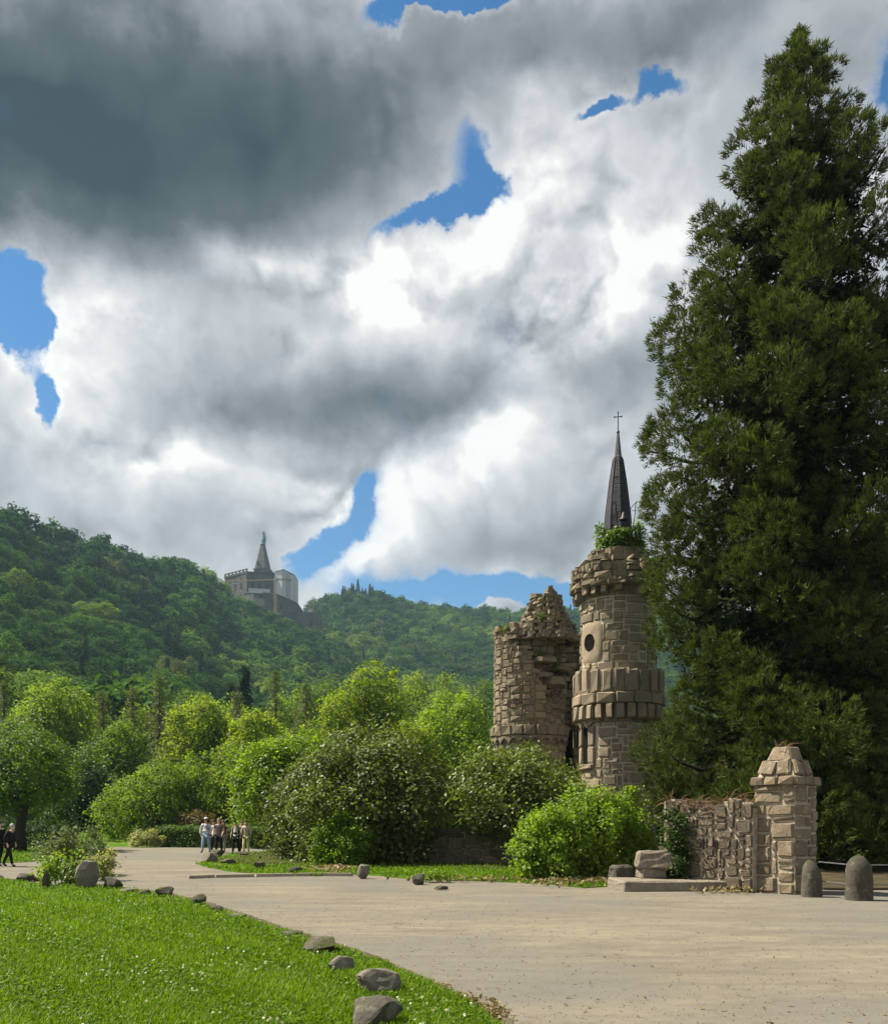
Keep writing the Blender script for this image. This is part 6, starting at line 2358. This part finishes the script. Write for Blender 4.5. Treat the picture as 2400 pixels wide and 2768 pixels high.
def skeleton(stride=0.15, bow=0.0, arms=((0.0, 0.1), (0.0, -0.1)), slim=1.0, swing=0.0):
    """joint positions of a standing or walking person 1.75 m tall that looks towards -Y"""
    P = {}
    def put(k, x, y, z, *r):
        if z > 1.0 and bow:
            dz = z - 1.0
            y, z = y - dz * math.sin(bow), 1.0 + dz * math.cos(bow) + (0)
        P[k] = (x, y, z, *r)
    put('pelvis', 0, 0, 0.95, 0.145 * slim, 0.105)
    put('waist', 0, 0.0, 1.10, 0.125 * slim, 0.095)
    put('chest', 0, 0.0, 1.30, 0.155 * slim, 0.11)
    put('collar', 0, 0.01, 1.43, 0.10, 0.075)
    put('neck', 0, 0.0, 1.50, 0.052)
    put('jaw', 0, -0.02, 1.565, 0.066, 0.075)
    put('skull', 0, 0.0, 1.66, 0.078, 0.092)
    put('crown', 0, 0.005, 1.715, 0.055, 0.065)
    for s, n, (out, fw) in ((-1, 'r', arms[0]), (1, 'l', arms[1])):
        put('shoulder_' + n, s * 0.165 * slim, 0.01, 1.415, 0.058)
        put('elbow_' + n, s * (0.215 + out) * slim, 0.04 - fw * 0.3, 1.15, 0.042)
        put('wrist_' + n, s * (0.225 + out * 0.6), -0.02 - fw, 0.93 + abs(fw) * 0.25, 0.028)
        wx, wy, wz = P['wrist_' + n][:3]
        put('palm_' + n, wx, wy - 0.02, wz - 0.07, 0.024, 0.036)
        for q in range(4):
            ln = (0.072, 0.083, 0.078, 0.06)[q]
            put(f'fa_{n}{q}', wx - s * 0.006, wy - 0.045 + 0.017 * q, wz - 0.115, 0.010)
            put(f'fb_{n}{q}', wx - s * 0.02, wy - 0.047 + 0.018 * q, wz - 0.115 - ln * 0.8, 0.008)
        put(f'ta_{n}', wx - s * 0.012, wy - 0.06, wz - 0.075, 0.011)
        put(f'tb_{n}', wx - s * 0.02, wy - 0.075, wz - 0.115, 0.009)
        st = stride * (1 if n == 'r' else -1)
        put('hip_' + n, s * 0.085 * slim, 0.0, 0.88, 0.092 * slim)
        put('knee_' + n, s * 0.095 * slim, -st * 0.55 - 0.03, 0.49, 0.060)
        put('shin_' + n, s * 0.098 * slim, -st * 0.75 + 0.01, 0.32, 0.055)
        put('ankle_' + n, s * 0.10 * slim, -st + 0.03, 0.085, 0.038)
        put('toe_' + n, s * 0.115 * slim, -st - 0.13, 0.035, 0.036, 0.028)
    E = [('pelvis', 'waist'), ('waist', 'chest'), ('chest', 'collar'), ('collar', 'neck'), ('neck', 'jaw'), ('jaw', 'skull'), ('skull', 'crown')]
    for n in 'rl':
        E += [('collar', 'shoulder_' + n), ('shoulder_' + n, 'elbow_' + n), ('elbow_' + n, 'wrist_' + n), ('wrist_' + n, 'palm_' + n), ('palm_' + n, 'ta_' + n), ('ta_' + n, 'tb_' + n)]
        for q in range(4):
            E += [('palm_' + n, f'fa_{n}{q}'), (f'fa_{n}{q}', f'fb_{n}{q}')]
        E += [('pelvis', 'hip_' + n), ('hip_' + n, 'knee_' + n), ('knee_' + n, 'shin_' + n), ('shin_' + n, 'ankle_' + n), ('ankle_' + n, 'toe_' + n)]
    return P, E


def pick(P, E, keys, grow, over=None):
    out = {k: tuple(P[k][:3]) + tuple(r + grow for r in P[k][3:]) for k in keys}
    if over:
        for k, v in over.items():
            out[k] = v
    return out, [e for e in E if e[0] in out and e[1] in out]


def ellipsoid(name, c, r, mat, parent, seg=14, lo=-1.0, hi=1.0):
    mb = MB()
    prof = []
    for i in range(9):
        a = math.asin(lo) + (math.asin(hi) - math.asin(lo)) * i / 8
        prof.append((max(0.001, math.cos(a)), math.sin(a)))
    mb.lathe(prof, seg)
    o = mb.build(name, mat, parent, True, c)
    o.scale = r
    return o


def person(label, loc, H, face, skin, hair, top, legs, shoes, sleeves=True, stride=0.15, bow=0.0, arms=((0.0, 0.1), (0.0, -0.1)), slim=1.0, cap=None, pack=None, long_hair=False, bag=None, group='people walking beside the hedge'):
    t = thing('person', label, 'person', loc, group, face)
    k = H / 1.75
    t.scale = (k, k, k)
    P, E = skeleton(stride, bow, arms, slim)
    Pb = dict(P)
    for q in ('pelvis', 'waist', 'chest', 'hip_r', 'hip_l'):
        Pb[q] = (*P[q][:3], *(r - 0.025 for r in P[q][3:]))
    skin_figure('body', Pb, E, 'pelvis', skin, t)
    body = ['pelvis', 'waist', 'chest', 'collar', 'shoulder_r', 'shoulder_l', 'elbow_r', 'elbow_l'] + (['wrist_r', 'wrist_l'] if sleeves else [])
    pts, ed = pick(P, E, body, 0.020)
    if sleeves == 'none':
        pts, ed = pick(P, E, body[:6], 0.018)
    elif not sleeves:
        for n in 'rl':
            s, e = Vector(P['shoulder_' + n][:3]), Vector(P['elbow_' + n][:3])
            m = s.lerp(e, 0.6)
            pts['elbow_' + n] = (m.x, m.y, m.z, 0.062)
    pts['pelvis'] = (*P['pelvis'][:3], 0.160 * slim, 0.122)
    pts['hem'] = (P['pelvis'][0], P['pelvis'][1], 0.86, 0.158 * slim, 0.120)
    ed = ed + [('pelvis', 'hem')]
    skin_figure('shirt', pts, ed, 'pelvis', top, t)
    pts, ed = pick(P, E, ['pelvis', 'hip_r', 'hip_l', 'knee_r', 'knee_l', 'shin_r', 'shin_l', 'ankle_r', 'ankle_l'], 0.016)
    pts['pelvis'] = (*P['pelvis'][:2], 0.93, 0.150 * slim, 0.112)
    skin_figure('trousers', pts, ed, 'pelvis', legs, t)
    for n in 'rl':
        pts, ed = pick(P, E, ['ankle_' + n, 'toe_' + n], 0.014)
        skin_figure('shoe', pts, ed, 'ankle_' + n, shoes, t)
    hx, hy, hz = P['skull'][:3]
    ellipsoid('hair', (hx, hy + 0.022, hz + 0.02), (0.092, 0.100, 0.108), hair, t, lo=-0.35)
    if long_hair:
        ellipsoid('hair', (hx, hy + 0.065, hz - 0.12), (0.085, 0.055, 0.17), hair, t)
    for s in (-1, 1):
        ellipsoid('eye', (hx + s * 0.031, hy - 0.083, hz - 0.012), (0.012, 0.007, 0.008), M['eye'], t, 8)
    ellipsoid('nose', (hx, hy - 0.098, hz - 0.038), (0.013, 0.018, 0.022), skin, t, 8)
    ellipsoid('mouth', (hx, hy - 0.088, hz - 0.083), (0.022, 0.006, 0.006), M['lip'], t, 8)
    if cap:
        o = ellipsoid('cap', (hx, hy + 0.006, hz + 0.04), (0.097, 0.108, 0.085), cap, t, lo=0.0)
        b = MB()
        b.prism([(hx - .075, hy - .08), (hx - .05, hy - .17), (hx, hy - .19), (hx + .05, hy - .17), (hx + .075, hy - .08)], hz + .042, hz + .052)
        b.build('brim', cap, o if False else t)
    if pack:
        b = MB()
        cx, cy, cz = P['chest'][:3]
        b.box((0, cy + 0.19, cz - 0.03), (0.28, 0.15, 0.42), 0, 0.86)
        o = b.build('backpack', pack, t)
        bv = o.modifiers.new('round', 'BEVEL')
        bv.width, bv.segments = 0.05, 2
        for s in (-1, 1):
            st = MB()
            st.tube([(s * .10, cy + .13, cz + .14), (s * .105, cy - .02, cz + .165), (s * .11, cy - .135, cz + .05), (s * .13, cy - .13, cz - .12), (s * .15, cy + .05, cz - .2)], 0.018, 5)
            st.build('strap', pack, t)
    if bag:
        b = MB()
        wx, wy, wz = P['waist'][:3]
        b.box((0.03, wy - 0.145, wz - 0.02), (0.22, 0.07, 0.10), 0, 0.9)
        o = b.build('belt_bag', bag, t)
        bv = o.modifiers.new('round', 'BEVEL')
        bv.width, bv.segments = 0.025, 2
    return t


def build_people():
    def cloth(n, c, r=0.9):
        return plain(n, c, r, 0.15, 0, 0.12, 14.0)
    skin_a = plain('skin_tan', (0.42, 0.26, 0.18), 0.6, 0.3, 0, 0.08)
    skin_b = plain('skin_light', (0.55, 0.37, 0.28), 0.6, 0.3, 0, 0.08)
    M['eye'] = plain('eye_dark', (0.02, 0.015, 0.012), 0.3, 0.5)
    M['lip'] = plain('lip', (0.35, 0.14, 0.11), 0.5, 0.3)
    dark_h, brown_h, grey_h, fair_h = plain('dark_hair', (0.018, 0.014, 0.012), 0.6), plain('brown_hair', (0.085, 0.048, 0.028), 0.6), plain('grey_hair', (0.30, 0.30, 0.30), 0.6), plain('fair_hair', (0.30, 0.21, 0.11), 0.6)
    white, pale, grey, black = cloth('white_cloth', (0.66, 0.66, 0.68)), cloth('pale_grey_cloth', (0.52, 0.53, 0.57)), cloth('taupe_cloth', (0.13, 0.11, 0.10)), cloth('black_cloth', (0.013, 0.013, 0.015))
    jeans, gjeans, cream, beige, brown = cloth('light_jeans', (0.22, 0.34, 0.44)), cloth('grey_jeans', (0.25, 0.26, 0.27)), cloth('cream_cloth', (0.62, 0.56, 0.34)), cloth('beige_cloth', (0.56, 0.48, 0.41)), cloth('brown_cloth', (0.20, 0.12, 0.08))
    sh_d, sh_b = cloth('dark_shoe', (0.02, 0.02, 0.022), 0.6), cloth('brown_shoe', (0.16, 0.085, 0.05), 0.6)

    def at(cx, fy, top):
        """standing place below column cx of the detail (480, 2180), feet at fy, head at top"""
        x, y, y1 = 480 + cx * 0.15625, 2180 + fy * 0.15625, 2180 + top * 0.15625
        p = gp(x, y)
        return (p.x, p.y, 0.0), (y - y1) / FPX * p.y
    g = 'people walking beside the hedge'
    for (lab, cx, fy, top, face, kw) in (
            ('person in pale hooded top, light blue jeans and light cap, leftmost of the walking group', 495, 803, 195, -0.15, dict(skin=skin_a, hair=dark_h, top=pale, legs=jeans, shoes=sh_d, stride=0.20, cap=white, slim=1.12, arms=((0.05, 0.02), (0.03, 0.02)), pack=black)),
            ('person with dark hair and white shirt half hidden behind the taupe shirt', 632, 785, 235, 0.1, dict(skin=skin_a, hair=dark_h, top=white, legs=black, shoes=sh_b, stride=0.16, long_hair=True, slim=0.92, sleeves=False)),
            ('fair haired person in taupe shirt and black trousers with hands raised to the chest', 718, 812, 212, 0.0, dict(skin=skin_b, hair=fair_h, top=grey, legs=black, shoes=sh_b, stride=0.14, sleeves=False, slim=1.08, arms=((0.03, 0.22), (0.02, 0.24)))),
            ('person in grey jeans with black backpack behind the taupe shirt', 790, 795, 240, 0.35, dict(skin=skin_b, hair=brown_h, top=brown, legs=gjeans, shoes=sh_b, stride=0.18, pack=black, sleeves=False)),
            ('person in white sleeveless top, black cap, belt bag and black trousers', 1012, 822, 240, -0.1, dict(skin=skin_a, hair=dark_h, top=white, legs=black, shoes=sh_d, stride=0.22, sleeves='none', cap=black, bag=black, slim=0.96, pack=black)),
            ('brown haired person partly hidden between the persons in white and in cream', 1118, 795, 250, 0.2, dict(skin=skin_b, hair=brown_h, top=brown, legs=black, shoes=sh_d, stride=0.10, slim=0.95)),
            ('person in beige top and long cream trousers, rightmost of the walking group', 1188, 815, 240, 0.05, dict(skin=skin_b, hair=dark_h, top=beige, legs=cream, shoes=sh_d, stride=0.20, long_hair=True, slim=0.95, arms=((0.03, 0.12), (0.03, -0.08))))):
        loc, H = at(cx, fy, top)
        person(lab, loc, H, face, group=g, **kw)
    p = gp(24, 2343)
    person('grey haired person in long black coat bowed forward on the left path', (p.x, p.y, 0), 1.52, R(78), skin_b, grey_h, black, black, sh_d, stride=0.30, bow=0.30, slim=1.2, arms=((0.02, 0.1), (0.02, 0.12)), group='people on the left path')
    p = gp(-12, 2343)
    person('black clothed companion at the edge of the left path', (p.x, p.y + 0.3, 0), 1.6, R(60), skin_b, dark_h, black, black, sh_d, stride=0.2, slim=1.1, group='people on the left path')
    # the statue on the pyramid
    sx, sy, z0, z1 = MON
    st = thing('statue', 'green copper statue of a standing figure on top of the stone pyramid', 'statue', (sx, sy, z0), None, R(18))
    k = (z1 - z0) / 1.75
    st.scale = (k, k, k)
    P, E = skeleton(0.06, 0.0, ((0.10, 0.02), (0.05, -0.12)), 1.2)
    skin_figure('figure', P, E, 'pelvis', M['copper'], st)
    b = MB()
    b.tube([(0.30, 0.05, 0.0), (0.31, 0.04, 0.5), (0.27, 0.03, 1.05)], [0.11, 0.09, 0.05], 7)
    b.build('club', M['copper'], st)
    dr = MB()
    dr.tube([(0.02, 0.12, 0.0), (0.02, 0.13, 0.5), (0, 0.11, 1.25)], [0.20, 0.19, 0.12], 8)
    dr.build('cloak', M['copper'], st)


build_people()
